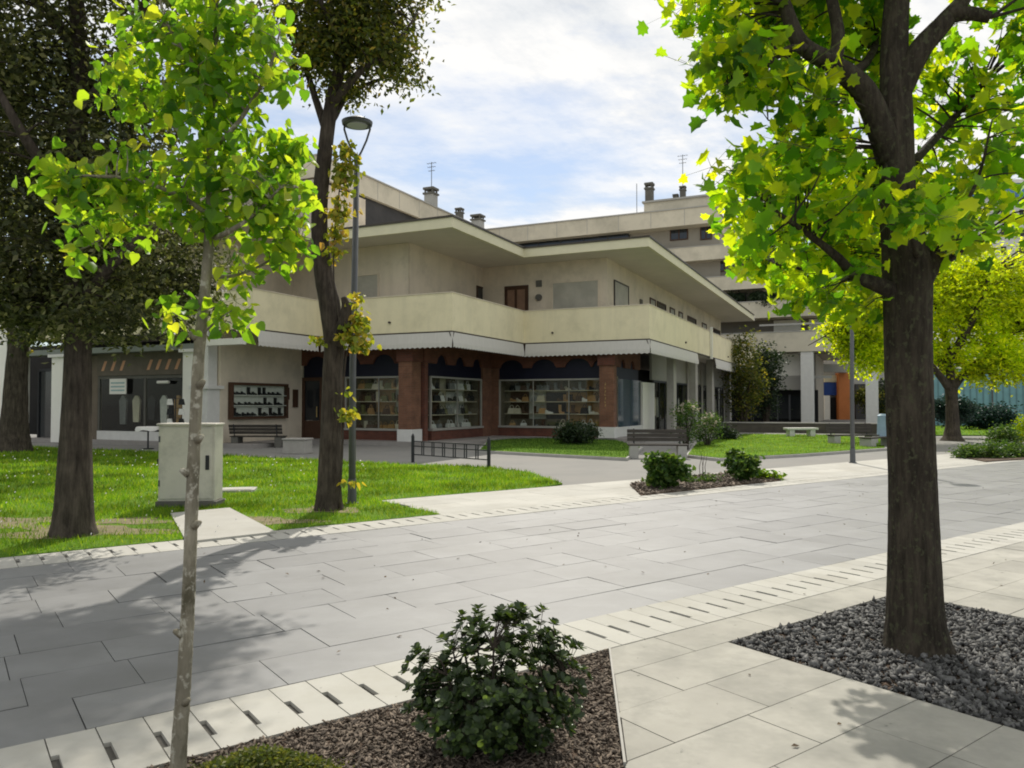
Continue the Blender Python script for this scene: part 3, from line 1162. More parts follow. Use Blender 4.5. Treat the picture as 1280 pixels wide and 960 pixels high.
def goods_mesh(kind):
    m = MB()
    if kind == 'bag':
        vs = [(-.16, -.06, 0), (.16, -.06, 0), (.16, .06, 0), (-.16, .06, 0), (-.12, -.035, .2), (.12, -.035, .2), (.12, .035, .2), (-.12, .035, .2)]
        m.add(vs, [(3, 2, 1, 0), (4, 5, 6, 7), (0, 1, 5, 4), (1, 2, 6, 5), (2, 3, 7, 6), (3, 0, 4, 7)])
        m.tube([(.075 * math.cos(t), 0, .19 + .12 * math.sin(t)) for t in np.linspace(0, PI, 9)], .011, 6)
    elif kind == 'shoe':
        prof = [(-.13, .0, .03, .11), (-.09, .0, .035, .12), (-.03, .0, .035, .075), (.04, .0, .04, .06), (.10, .0, .038, .045), (.14, .0, .015, .03)]
        vs, fs = [], []
        for x, z0, hw, z1 in prof:
            vs += [(x, -hw, z0), (x, hw, z0), (x, hw * .75, z1), (x, -hw * .75, z1)]
        for i in range(len(prof) - 1):
            for j in range(4):
                j2 = (j + 1) % 4
                fs.append((i * 4 + j, (i + 1) * 4 + j, (i + 1) * 4 + j2, i * 4 + j2))
        fs += [(0, 1, 2, 3), (23, 22, 21, 20)]
        m.add(vs, fs)
        m.box(-.135, .142, -.042, .042, -.012, .0)
    else:                               # boot
        prof = [(0, .05, .045, 0), (.06, .055, .05, 0), (.1, .045, .04, -.02), (.3, .05, .045, -.02)]
        vs, fs = [], []
        for z, hx, hy, ox in prof:
            vs += [(ox - hx, -hy, z), (ox + hx, -hy, z), (ox + hx, hy, z), (ox - hx, hy, z)]
        for i in range(3):
            for j in range(4):
                j2 = (j + 1) % 4
                fs.append((i * 4 + j, i * 4 + j2, (i + 1) * 4 + j2, (i + 1) * 4 + j))
        fs += [(3, 2, 1, 0), (12, 13, 14, 15)]
        m.add(vs, fs)
        m.box(.03, .17, -.042, .042, 0, .06)
    return m


GOODS = {}


def put_goods(kind, colour, a, b, z, rz, label, group, sc_=1.0):
    k = (kind, colour)
    nm = {'bag': 'handbag', 'shoe': 'shoe', 'boot': 'boot'}[kind]
    if k not in GOODS:
        o_ = goods_mesh(kind).build(nm, BAG_MAT[colour])
        GOODS[k] = o_
    else:
        o_ = GOODS[k].copy()
        col.objects.link(o_)
    x, y = fr.w(a, b)
    o_.location = (x, y, z)
    o_.rotation_euler = (0, 0, -PH + rz)
    o_.scale = (sc_,) * 3
    tag(o_, label, {'bag': 'handbag', 'shoe': 'shoe', 'boot': 'boot'}[kind], group)


def shop_window(p0, p1, mull, depth, zs, where, colours, kinds, dens=.24, base=M['brick_dark'], fill=.9, lit=True):
    """glazed bay in the arcade wall: base wall, frame, panes, back wall, shelves and goods"""
    dx, dy = p1[0] - p0[0], p1[1] - p0[1]
    L = math.hypot(dx, dy)
    ex, ey = dx / L, dy / L
    nx, ny = ey, -ex

    def P(x, y, z):                     # x along, y inwards
        return (p0[0] + ex * x - nx * y, p0[1] + ey * x - ny * y, z)

    def bx(m, x0, x1, y0, y1, z0, z1):
        m.add([P(x0, y0, z0), P(x1, y0, z0), P(x1, y1, z0), P(x0, y1, z0), P(x0, y0, z1), P(x1, y0, z1), P(x1, y1, z1), P(x0, y1, z1)],
              [(3, 2, 1, 0), (4, 5, 6, 7), (0, 1, 5, 4), (1, 2, 6, 5), (2, 3, 7, 6), (3, 0, 4, 7)])
    m = MB(); bx(m, 0, L, .0, .2, Z_F - .02, zs[0] - .09); m.build('base_wall', base, bld)
    m = MB()
    f = .07
    bx(m, -.0, L, -.05, .18, zs[0] - .088, zs[0])
    bx(m, 0, f, .04, .12, zs[0] + .001, zs[1])
    bx(m, L - f, L, .04, .12, zs[0] + .001, zs[1])
    bx(m, f + .001, L - f - .001, .04, .12, zs[1] - f, zs[1])
    n_ = max(1, round(L / mull))
    for i in range(1, n_):
        x = L * i / n_
        bx(m, x - .014, x + .014, .045, .115, zs[0] + .001, zs[1] - f - .001)
    wf = m.build('shop_window', M['frame'], bld)
    m = MB(); bx(m, f, L - f, .075, .085, zs[0] + .002, zs[1] - f); m.build('pane', M['glass'], wf)
    m = MB()
    bx(m, -.3, L + .3, depth, depth + .05, Z_F, zs[1] + .1)
    bx(m, -.3, L + .3, .2, depth - .001, zs[1] + .02, zs[1] + .07)
    bx(m, .02, L - .02, .2, depth - .002, Z_F + .01, zs[0] - .14)
    bx(m, -.02, .015, .22, depth - .003, zs[0] - .1, zs[1])
    bx(m, L - .015, L + .02, .22, depth - .003, zs[0] - .1, zs[1])
    m.build('display_back', M['interior'], wf)
    q_ = .25
    while q_ < L - .7:                   # backing boards of different stock colours
        w_ = min(random.uniform(.5, 1.1), L - .3 - q_)
        if random.random() < .75:
            m = MB(); bx(m, q_, q_ + w_ - .04, depth - .018, depth - .006, zs[0] + random.choice((.0, .3, .65)), zs[1] - random.choice((.05, .3, .6)))
            m.build('display_board', BAG_MAT[random.choice(('cream', 'tan', 'white', 'dark brown', 'black', 'olive', 'dark brown'))], wf)
        q_ += w_
    levels = [zs[0] - .12 + .02] + [zs[0] + (zs[1] - zs[0]) * q for q in (.26, .52, .76)]
    names = ['window floor', 'lowest shelf', 'middle shelf', 'top shelf']
    shelf = []
    for li, z in enumerate(levels):
        if li:
            m = MB(); bx(m, .15, L - .15, depth - .48, depth - .02, z - .03, z); m.build('shelf', M['shelf'], wf)
        x = .35 + random.random() * .2
        while x < L - .3:
            if random.random() < fill:
                kd = random.choice(kinds)
                cl = random.choice(colours)
                q = P(x, depth - .26 if li else .45, z + (.012 if kd == 'shoe' else .002))
                nm = {'bag': 'handbag', 'shoe': 'shoe', 'boot': 'boot'}[kd]
                put_goods(kd, cl, q[0], q[1], q[2] + .0, math.atan2(ey, ex) + random.uniform(-.5, .5),
                          f'{cl} {nm} on the {names[li]} of {where}', f'{cl} {nm}s on the {names[li]} of {where}', random.uniform(1.05, 1.35))
            x += dens * random.uniform(.85, 1.5)
    return wf


zs = (Z_SILL, Z_HEAD)
# window left of the brick corner pillar (street face)
a0 = fr.a(430, AF)
shop_window((a0, AF + .01), (XS - .55, AF + .01), 1.5, .8, zs, 'the window left of the corner pillar', ['tan', 'cream', 'dark brown', 'olive'], ['bag', 'bag', 'boot'])
# door behind the ivy-clad trunk
d0, d1 = fr.a(377, AF), fr.a(424, AF)
m = MB()
m.box(d0, d0 + .12, AF + .02, AF + .16, Z_F, Z_HEAD)
m.box(d1 - .12, d1, AF + .02, AF + .16, Z_F, Z_HEAD)
m.box(d0 + .121, d1 - .121, AF + .02, AF + .16, Z_HEAD - .14, Z_HEAD)
dm = (d0 + d1) / 2
m.box(dm - .06, dm + .06, AF + .03, AF + .15, Z_F, Z_HEAD - .141)
m.box(d0 + .121, dm - .061, AF + .05, AF + .12, Z_F + .01, Z_F + .75)
m.box(dm + .061, d1 - .121, AF + .05, AF + .12, Z_F + .01, Z_F + .75)
dr = m.build('shop_door', M['wood'], bld)
m = MB(); m.box(d0 + .121, d1 - .121, AF + .08, AF + .10, Z_F + .76, Z_HEAD - .142); m.build('door_pane', M['glass_dark'], dr)
m = MB(); m.tube([(dm - .16, AF - .02, 1.05), (dm - .16, AF - .02, 1.5)], .018, 8); m.build('door_handle', M['gold'], dr)
m = MB(); m.box(d1 + .002, a0 - .002, AF + .003, AF + .25, Z_F, Z_HEAD + .02); m.build('brick_pier', M['brick_dark'], bld)
m = MB(); m.box(XS - .548, XS - .002, AF + .003, AF + .25, Z_F, Z_NAVY - .002); m.build('brick_pier', M['brick_dark'], bld)

# side window between pillar and inner corner, then the wide window on the recessed face
b0, b1 = fr.b(540, XS), AB_ - .9
shop_window((XS - .01, b0), (XS - .01, b1), 2.6, .7, zs, 'the side window behind the corner pillar', ['white', 'grey', 'olive', 'black'], ['bag', 'bag', 'shoe'])
a0 = fr.a(623, AB_)
m = MB(); m.box(XS - .25, XS - .004, b1 + .002, AB_ + .24, Z_F, Z_NAVY - .003); m.build('brick_pier', M['brick'], bld)
m = MB(); m.box(XS + .004, a0 - .002, AB_ + .004, AB_ + .24, Z_F, Z_NAVY - .003); m.build('brick_pier', M['brick'], bld)
shop_window((a0, AB_ + .01), (XR - .35, AB_ + .01), 1.9, .8, zs, 'the wide window between brick pillars', ['cream', 'black', 'dark brown', 'tan', 'white', 'grey'], ['bag', 'bag', 'boot', 'shoe'])
m = MB(); m.box(XR - .348, XR - .004, AB_ + .004, AB_ + .34, Z_F, Z_NAVY - .003); m.build('brick_pier', M['brick'], bld)


def pillar(a0, a1, b0, b1, letters=False):
    m = MB(); m.box(a0, a1, b0, b1, Z_F, Z_NAVY + .02); p = m.build('brick_pillar', M['brick'], bld)
    m = MB(); m.box(a0 - .04, a1 + .04, b0 - .04, b1 + .04, Z_F + .001, .62); m.build('pillar_base', [M['white_stone']], p, bevel=.01)
    m = MB(); m.box(a0 - .06, a1 + .06, b0 - .06, b1 + .06, Z_NAVY + .021, Z_C - .01); m.build('pillar_head', M['brick_dark'], p)
    if letters:                          # a column of small worn gilt marks, too worn to read
        m = MB()
        ac = (a0 + a1) / 2 - .06
        for i in range(7):
            z = 2.4 - i * .15
            m.box(ac - .025, ac + .025, b0 - .008, b0 - .002, z, z + .02)
            if i % 2:
                m.box(ac - .025, ac - .007, b0 - .008, b0 - .002, z + .021, z + .08)
            else:
                m.box(ac + .006, ac + .025, b0 - .008, b0 - .002, z + .021, z + .09)
        m.build('gilt_lettering', M['gold'], p)


pillar(-2.62, -2.02, .45, 1.12)
pillar(3.42, 4.06, 6.68, 7.09, True)

# right-hand side: blue pane, then dark shop bays between grey columns
b0 = AB_ + .35
b1 = fr.b(803, XR)
m = MB(); m.box(XR - .2, XR - .002, b0, b1, Z_F, .58); m.build('base_wall', M['white_stone'], bld)
m = MB()
m.box(XR - .12, XR - .06, b0, b0 + .08, .581, Z_HEAD); m.box(XR - .12, XR - .06, b1 - .08, b1, .581, Z_HEAD)
wf = m.build('shop_window', M['frame'], bld)
m = MB(); m.box(XR - .10, XR - .09, b0 + .081, b1 - .081, .582, Z_HEAD); m.build('pane', M['glass_blue'], wf)
bs = fr.b(812, XR)
m = MB(); m.box(XR - .3, XR + .02, b1 + .002, bs + .9, Z_F, 2.66); m.build('cream_pier', M['white_paint'], bld)
bay = bs + .95
k = 0
while bay < 36:
    e = min(bay + 4.2, 37)
    m = MB()
    m.box(XR - .12, XR - .04, bay, e - .5, Z_HEAD, Z_HEAD + .1)
    for q in np.linspace(bay, e - .56, 4):
        m.box(XR - .11, XR - .05, q, q + .06, Z_F, Z_HEAD - .001)
    wf = m.build('shop_window', M['black_metal'], bld)
    m = MB(); m.box(XR - .085, XR - .075, bay, e - .5, Z_F + .05, Z_HEAD); m.build('pane', M['glass'], wf)
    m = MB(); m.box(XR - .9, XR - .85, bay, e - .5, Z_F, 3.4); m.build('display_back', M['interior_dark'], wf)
    # pale garments hung in the window
    for q in range(5):
        bb = bay + .5 + q * .65
        if bb > e - .8:
            break
        m = MB()
        h0 = random.uniform(.7, 1.0)
        y = XR - .5
        m.add([(y, bb - .13, h0), (y, bb + .13, h0), (y, bb + .2, 1.75), (y, bb + .05, 1.95), (y, bb - .05, 1.95), (y, bb - .2, 1.75),
               (y + .08, bb - .13, h0), (y + .08, bb + .13, h0), (y + .08, bb + .2, 1.75), (y + .08, bb + .05, 1.95), (y + .08, bb - .05, 1.95), (y + .08, bb - .2, 1.75)],
              [(0, 1, 2, 3, 4, 5), (11, 10, 9, 8, 7, 6)] + [(i, 6 + i, 6 + (i + 1) % 6, (i + 1) % 6) for i in range(6)])
        cl = ['white', 'grey', 'cream', 'white', 'black'][(q + k) % 5]
        o_ = m.build('garment', BAG_MAT[cl])
        o_.location = (AX, AY, 0); o_.rotation_euler = (0, 0, -PH)
        tag(o_, f'{cl} garment hanging in a dark shop window under the right arcade', 'garment', f'{cl} garments in the right arcade windows')
    m = MB(); m.box(XR - .3, XR - .01, e - .498, e - .002, Z_F, Z_C); m.build('wall_pier', M['grey_col'], bld)
    bay = e
    k += 1
m = MB(); m.box(XR - .25, XR - .13, bs + .95, 37, Z_HEAD + .11, Z_C); m.build('wall', M['apart_grey'], bld)
# grey columns carrying the right-hand balcony
for bb in (6.97 - .0 + 6.46 - 6.46, 12.2, 17.1, 23.5, 30.2, 36.8):
    bb += 6.46
    if bb > 37.3:
        bb = 37.3
    m = MB(); m.box(4.75, 5.10, bb - .3, bb + .3, Z_F, Z_C); m.build('column', M['grey_col'], bld, bevel=.01)

# cream side wall with the shoe display case, left of the brick front
m = MB(); m.box(-8.28, -8.0, -3.3, AF + .2, Z_F, Z_C); m.box(-8.0, d0 - .002, AF + .004, AF + .2, Z_F, Z_NAVY - .002); m.build('wall', M['beige'], bld)
b0, b1 = fr.b(285, -8), fr.b(356, -8)
z0, z1 = 1.02, 2.42
m = MB()
for (q0, q1, y0, y1) in ((b0, b0 + .1, z0, z1), (b1 - .1, b1, z0, z1), (b0 + .101, b1 - .101, z0, z0 + .1), (b0 + .101, b1 - .101, z1 - .1, z1)):
    m.box(-7.995, -7.80, q0, q1, y0, y1)
cs = m.build('display_case', M['wood'], bld)
m = MB(); m.box(-7.997, -7.96, b0 + .101, b1 - .101, z0 + .101, z1 - .101); m.build('case_back', M['cloth'], cs)
m = MB(); m.box(-7.815, -7.81, b0 + .102, b1 - .102, z0 + .102, z1 - .102); m.build('pane', M['glass'], cs)
nm = ['bottom', 'middle', 'top']
for li in range(3):
    z = z0 + .13 + li * .4
    if li:
        m = MB(); m.box(-7.955, -7.82, b0 + .103, b1 - .103, z - .03, z); m.build('shelf', M['cloth'], cs)
    q = b0 + .25
    while q < b1 - .2:
        kd = random.choice(('shoe', 'shoe', 'boot'))
        put_goods(kd, 'black', -7.90, q, z + (.014 if kd == 'shoe' else .002), PI / 2 + random.uniform(-.2, .2), f'black {kd} on the {nm[li]} shelf of the wall display case', f'black {kd}s on the {nm[li]} shelf of the display case')
        q += random.uniform(.2, .34)
for (u_, v_, w_, h_) in ((358, 492, .22, .5), (368.5, 498, .28, .75)):
    b_ = fr.b(u_, -8)
    m = MB(); z = fr.z(v_, -8, b_); m.box(-7.998, -7.93, b_ - w_ / 2, b_ + w_ / 2, z - h_ / 2, z + h_ / 2); m.build('notice_frame', M['wood'], bld)
# pilaster stump at the near end of that wall
m = MB(); m.box(-8.75, -8.02, -3.9, -3.28, Z_F, 2.15); m.box(-8.85, -7.92, -4.0, -3.18, 2.151, 2.28); m.box(-8.6, -8.1, -3.8, -3.35, 2.281, Z_C); m.build('pilaster', M['white_stone'], bld, bevel=.01)

# awnings hanging below the parapet
def awning(p0, p1, mat=M['awning'], drop=.55, out=.07, ends=True, z1=Z_PB - .055):
    dx, dy = p1[0] - p0[0], p1[1] - p0[1]
    L = math.hypot(dx, dy)
    ex, ey = dx / L, dy / L
    nx, ny = ey, -ex
    N = max(8, int(L / .055))
    m = MB()
    vs = []
    for i in range(N + 1):
        x = L * i / N
        zb = z1 - drop - .035 + .05 * abs(math.sin(PI * x / .22))
        vs += [(p0[0] + ex * x + nx * .01, p0[1] + ey * x + ny * .01, z1), (p0[0] + ex * x + nx * out, p0[1] + ey * x + ny * out, z1 - drop * .72), (p0[0] + ex * x + nx * (out + .004), p0[1] + ey * x + ny * (out + .004), zb)]
    fs = []
    for i in range(N):
        for j in range(2):
            fs.append((i * 3 + j, i * 3 + 3 + j, i * 3 + 4 + j, i * 3 + 1 + j))
    m.add(vs, fs)
    aw = m.build('awning', mat, bld)
    m = MB()
    z = z1 - drop * .72
    m.tube([(p0[0] + nx * (out - .02), p0[1] + ny * (out - .02), z), (p1[0] + nx * (out - .02), p1[1] + ny * (out - .02), z)], .018, 6)
    if ends:
        for x in (.02, L - .02):
            bx_, by_ = p0[0] + ex * x, p0[1] + ey * x
            m.tube([(bx_ - nx * .1, by_ - ny * .1, z1), (bx_ + nx * (out - .02), by_ + ny * (out - .02), z)], .02, 6)
    m.build('awning_arm', M['brown_trim'], aw)


awning((-6 + .0, -3.55), (-6, -.25))
awning((-5.95, 0), (.04, 0))
awning((0, -.04), (0, 6.36))
awning((.08, 6.46), (5.70, 6.46))
be = fr.b(872, 5.66)
awning((5.66, 6.42), (5.66, be))
bf = fr.b(894, 5.66)
awning((5.66, bf), (5.66, 37.0))
a0, a1 = fr.a(263, -3.77), fr.a(308, -3.77)
m = MB(); m.box(a0, a1, -4.0, -3.79, 3.72, 3.95); m.build('awning_box', M['white_paint'], bld, bevel=.01)

# --- left pavilion front: columns, dark shop, striped blind ----------
bF = -3.85
for (u0, u1) in ((228, 247), (64, 81)):
    a0, a1 = fr.a(u0, bF), fr.a(u1, bF)
    m = MB(); m.box(a0, a1, bF, bF + .5, 0.02, 3.52); m.build('white_column', M['white_paint'], bld, bevel=.01)
    m = MB(); m.box(a0 - .12, a1 + .12, bF - .1, bF + .6, 3.521, 3.64); m.build('column_cap', M['white_stone'], bld, bevel=.008)
aL, aR = fr.a(82, bF), fr.a(228, bF)
m = MB(); m.box(aL - 8, aR + .6, bF + .12, bF + .9, 3.641, 3.86); m.build('flat_canopy', surf('green_grey_metal', (.16, .18, .15), .1, 2, .5, 0), bld)
wb = bF + .75
m = MB(); m.box(aL + .9, aR - .02, wb, wb + .2, Z_F, .5); m.build('base_wall', M['white_stone'], bld)
m = MB()
m.box(aL + .9, aR - .02, wb + .02, wb + .12, 2.62, 2.74)
for q in (aL + .9, (aL + aR) / 2 + .3, aR - .12):
    m.box(q, q + .1, wb + .03, wb + .11, .501, 2.619)
wf = m.build('shop_window', M['plinth'], bld)
m = MB(); m.box(aL + 1.0, aR - .12, wb + .06, wb + .07, .51, 2.615); m.build('pane', M['glass'], wf)
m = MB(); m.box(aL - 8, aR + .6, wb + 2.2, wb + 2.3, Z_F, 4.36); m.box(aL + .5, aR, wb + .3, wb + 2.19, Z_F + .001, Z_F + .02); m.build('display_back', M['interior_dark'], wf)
bl = None
m = MB(); m.box(aL + .9, aR - .02, wb - .02, wb + .03, 2.75, 3.66); bl = m.build('blind', surf('shaded_blind', (.13, .11, .085), .15, 3, .8, 0), bld)  # tree-crown shade mixed into the blind's brown
for u_ in (130, 141.5, 153, 187, 198, 210, 222):
    a = fr.a(u_, wb)
    m = MB(); m.quad([(a - .16, wb - .025, 2.95), (a - .0, wb - .025, 2.95), (a + .2, wb - .025, 3.35), (a + .04, wb - .025, 3.35)])
    m.build('blind_stripe', M['orange_stripe'], bl)
a0, a1 = fr.a(139.5, wb), fr.a(160, wb)
m = MB(); m.box(a0, a1, wb - .1, wb - .06, 2.0, 2.62); sg = m.build('notice_board', M['white_paint'], bld)
m = MB()
for i in range(3):
    m.box(a0 + .08, a1 - .08, wb - .106, wb - .101, 2.12 + i * .15, 2.18 + i * .15)
m.build('notice_lines', surf('faded_print', (.30, .42, .42), .1, 4, .8, 0), sg)
a = fr.a(207, wb)
m = MB(); m.tube([(a - .3, wb - .12, 2.45), (a + .3, wb - .12, 2.45)], .06, 8); m.build('tube_lamp', M['white_paint'], bld)
for q, (da, cl) in enumerate(((1.4, 'grey'), (2.2, 'cream'), (3.1, 'black'), (3.8, 'white'), (4.6, 'tan'))):
    m = MB()
    x = aL + da; y = wb + .8; h0 = .75 + .1 * (q % 3)
    m.add([(x - .16, y, h0), (x + .16, y, h0), (x + .22, y, 1.75), (x + .06, y, 1.95), (x - .06, y, 1.95), (x - .22, y, 1.75),
           (x - .16, y + .08, h0), (x + .16, y + .08, h0), (x + .22, y + .08, 1.75), (x + .06, y + .08, 1.95), (x - .06, y + .08, 1.95), (x - .22, y + .08, 1.75)],
          [(0, 1, 2, 3, 4, 5), (11, 10, 9, 8, 7, 6)] + [(i, 6 + i, 6 + (i + 1) % 6, (i + 1) % 6) for i in range(6)])
    o_ = m.build('garment', BAG_MAT[cl])
    o_.location = (AX, AY, 0); o_.rotation_euler = (0, 0, -PH)
    tag(o_, f'{cl} garment hanging in the dark left shop behind the notice board', 'garment', 'garments in the dark left shop')
# strip of wall, its brown darkened to hold the tree crown's shade
m = MB(); m.box(aL + .3, aL + .9, wb + .02, wb + .22, Z_F, 3.6); m.build('wall', surf('shaded_wall', (.16, .13, .10), .15, 2, .9, .1), bld)
# dark doorway further left
a2, a3 = fr.a(27, bF), fr.a(63, bF)
m = MB()
for q in (a2 - .1, (a2 + a3) / 2 + .35, a3):
    m.box(q, q + .1, wb, wb + .12, Z_F, 3.0)
m.box(a2, a3 + .1, wb, wb + .12, 3.001, 3.12)
dd = m.build('glazed_door', M['black_metal'], bld)
m = MB(); m.box(a2, a3, wb + .05, wb + .06, Z_F + .02, 3.0); m.build('door_pane', M['glass_dark'], dd)
a4 = fr.a(14, bF)
m = MB(); m.box(a4 - 3, a4, bF + .1, bF + .8, .02, 5.2); m.build('white_wall', M['white_paint'], bld)
# ------------------------------------------------------------------ apartment building behind
M['apart_shade'] = surf('apartment_shaded_wall', (.20, .18, .155), .1, .6, .9, .1)  # recess walls darkened, shade under the terraces put into the colour
ap = Fr(25, 65)
apt = empty('apartment_building', (25, 65, 0), -PH, 'tall L-shaped cream apartment block with stacked terraces behind the shop building', 'building')
aT0 = ap.a(893, 0) - .2
m = MB()
aG = ap.a(1020, 2.2)
m.box(-31, aT0, 2.2, 14, 12.0, 17.7); m.box(-31, ap.a(952, 2.2), 2.21, 14, 10.0, 11.99); m.box(-31, ap.a(1066, 2.2), 2.22, 14, 5.96, 9.99); m.box(-31, aG, 2.23, 14, 0, 5.95)                 # back mass, front wall
m.box(-43, -31, -26, 14, 0, 17.6)                # left wing
m.build('wall', M['apart_wall'], apt)
# roof edge with its wide fascia (front and left wing)
aT = ap.a(893, 0)
RF = [(-30.6, -26), (-30.6, 0), (aT, 0), (aT, 14)]
m = MB(); m.prism([(-43.5, -26), (-30.6, -26), (-30.6, 0), (aT, 0), (aT, 14.5), (-43.5, 14.5)], 17.75, 19.25)
rf = m.build('roof', M['apart'], apt)
m = MB(); m.prism([(-43.2, -25.8), (-30.5, -26.1), (-30.5, -.08), (aT + .1, -.08), (aT + .1, 14), (-43.2, 14)], 19.251, 19.36); m.build('roof_edge', M['apart_grey'], rf)
# panel joints on the fascia
m = MB()
for q in np.arange(-29, aT, 3.1):
    m.box(q, q + .05, -.012, .01, 17.8, 19.2)
for q in np.arange(-25, 0, 3.1):
    m.box(-30.61, -30.588, q, q + .05, 17.8, 19.2)
m.build('panel_joint', M['apart_grey'], rf)
# penthouse with flat lid, chimneys and aerials
a0, a1 = ap.a(806, 3), ap.a(890, 3)
m = MB(); m.box(a0, a1, 3, 9, 19.361, 20.95); ph = m.build('penthouse', M['apart'], apt)
m = MB(); m.box(a0 - .15, a1 + .15, 2.8, 9.2, 20.951, 21.12); m.build('penthouse_lid', M['apart_grey'], ph)


def chimney(a, b, z0, w_, h, mat='apart_grey'):
    m = MB()
    m.box(a - w_ / 2, a + w_ / 2, b - w_ / 2, b + w_ / 2, z0, z0 + h * .68)
    c_ = m.build('chimney', M[mat], apt)
    m = MB()
    m.box(a - w_ * .62, a + w_ * .62, b - w_ * .62, b + w_ * .62, z0 + h * .68 + .001, z0 + h * .76)
    for sx_ in (-1, 1):
        for sy_ in (-1, 1):
            m.box(a + sx_ * w_ * .42 - .06, a + sx_ * w_ * .42 + .06, b + sy_ * w_ * .42 - .06, b + sy_ * w_ * .42 + .06, z0 + h * .761, z0 + h * .9)
    m.box(a - w_ * .6, a + w_ * .6, b - w_ * .6, b + w_ * .6, z0 + h * .901, z0 + h)
    m.build('chimney_cowl', M['plinth'], c_)


chimney(ap.a(813, 4), 4, 21.13, .7, 2.0, 'plinth')
chimney(ap.a(855, 4), 4, 21.13, .5, 1.3, 'plinth')
chimney(ap.a(846, 4), 4, 21.13, .45, .6, 'plinth')


def aerial(a, b, z0, h, arms=3):
    m = MB()
    m.tube([(a, b, z0), (a, b, z0 + h)], .035, 6)
    for i in range(arms):
        z = z0 + h - .1 - i * .35
        L = .5 - i * .08
        m.tube([(a - L, b, z), (a + L, b, z)], .018, 5)
        for q in (-.8, -.3, .3, .8):
            m.tube([(a + q * L, b - .2, z), (a + q * L, b + .2, z)], .012, 4)
    m.build('roof_aerial', M['grey_metal'], apt)


aerial(ap.a(855, 4), 4, 22.3, 3.2)
aerial(ap.a(797, 3), 3, 19.36, 3.6, 0)
# left wing chimneys stand on its roof edge
def on_wing(u, a):
    k = (u - 640) / F_PX
    return ap.b(u, a)


b_ = on_wing(538, -31.6); chimney(-31.6, b_, 19.36, .9, 2.0); aerial(-31.6, b_ + .1, 21.2, 2.6, 3)
b_ = on_wing(574, -32.0); chimney(-32.0, b_, 19.36, .6, 1.6, 'plinth')
a_ = ap.a(597, 1.5); chimney(a_, 1.5, 19.36, 1.0, 1.9)

# glazing strip under the fascia of the front, lighter bays to its right
m = MB(); m.box(-30.9, ap.a(787, 1.2), 1.0, 1.2, 15.7, 17.74); gz = m.build('window_strip', M['glass_dark'], apt)
m = MB()
for q in np.arange(-30, ap.a(787, 1.2), 2.4):
    m.box(q, q + .08, .93, 1.19, 15.7, 17.73)
m.build('window_frame', M['dark_recess'], gz)
m = MB(); m.box(-30.9, ap.a(790, .2), .15, .35, 14.3, 15.69); m.build('parapet', M['apart_grey'], apt)
# the bay with wooden windows
def bay_win(u0, u1, v0, v1, b):
    a0, a1 = ap.a(u0, b), ap.a(u1, b)
    z1, z0 = ap.z(v0, a0, b), ap.z(v1, a0, b)
    m = MB()
    m.box(a0, a1, b - .06, b - .02, z0, z1)
    wi = m.build('window', M['glass_dark'], apt)
    m = MB()
    for (x0, x1, y0, y1) in ((a0 - .1, a0, z0 - .1, z1 + .1), (a1, a1 + .1, z0 - .1, z1 + .1), (a0, a1, z1, z1 + .1), (a0, a1, z0 - .1, z0), ((a0 + a1) / 2 - .05, (a0 + a1) / 2 + .05, z0, z1)):
        m.box(x0, x1, b - .09, b - .001, y0, y1)
    m.build('window_frame', M['wood'], wi)


m = MB(); m.box(ap.a(788, 1.5), ap.a(893, 1.5) + .6, 1.5, 2.5, 12, 17.74); m.build('wall', surf('apartment_shaded_bay', (.31, .285, .24), .08, .5, .9, .1), apt)  # bay wall toned down, shade of the recess painted in
bay_win(840, 860, 285, 299, 1.5)
bay_win(878, 890, 283, 298, 1.5)
# terrace bands: (left a, right u, b, z0, z1)
def terrace(aL, aR, b, z0, z1, soff=2.4):
    m = MB()
    m.box(aL, aR, b, b + .25, z0, z1)
    m.box(aR - .25, aR, b + .251, b + 3.2, z0, z1)
    m.box(aL, aR - .26, b + .252, b + 3.3, z0 + .05, z0 + .35)
    t_ = m.build('parapet', M['apart'], apt)
    m = MB(); m.box(aL - .03, aR + .03, b - .04, b + .29, z1 + .001, z1 + .07); m.build('coping', M['apart_grey'], t_)
    return t_


terrace(-24, ap.a(935, .2), .2, 14.5, 15.75)
terrace(-24, ap.a(960, -.3), -.3, 11.6, 12.8)
terrace(-24, ap.a(1085, -.9), -.9, 8.95, 10.35)
terrace(-24, ap.a(1100, -1.6), -1.6, 5.95, 7.6)
# recessed walls behind the terraces, right part
aE = ap.a(1068, 1.2)
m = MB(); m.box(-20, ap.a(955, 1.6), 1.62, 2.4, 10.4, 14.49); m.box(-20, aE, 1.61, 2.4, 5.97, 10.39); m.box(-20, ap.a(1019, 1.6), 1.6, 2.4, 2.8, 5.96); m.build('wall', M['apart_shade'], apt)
bay_win(884, 906, 325, 339, 1.6)
bay_win(915, 930, 325, 339, 1.6)
# dark sliding glass behind terrace two, pale shutters behind terrace one
for (u0, u1, z0, z1) in ((908, 934, 10.4, 11.55), (942, 968, 10.4, 11.55), (976, 1004, 10.4, 11.55)):
    a0, a1 = ap.a(u0, 1.6), ap.a(u1, 1.6)
    m = MB(); m.box(a0, a1, 1.52, 1.56, z0 - 1, z1); m.build('window', M['dark_recess'], apt)
for (u0, u1) in ((968, 1002), (1012, 1045)):
    a0, a1 = ap.a(u0, 1.6), ap.a(u1, 1.6)
    m = MB(); m.box(a0, a1, 1.5, 1.55, 7.0, 8.9); m.build('roller_shutter', M['white_paint'], apt)
m = MB(); m.box(ap.a(950, -1.2), ap.a(1040, -1.2), -1.25, -1.15, 8.2, 8.35); m.build('blind_rail', M['apart_grey'], apt)
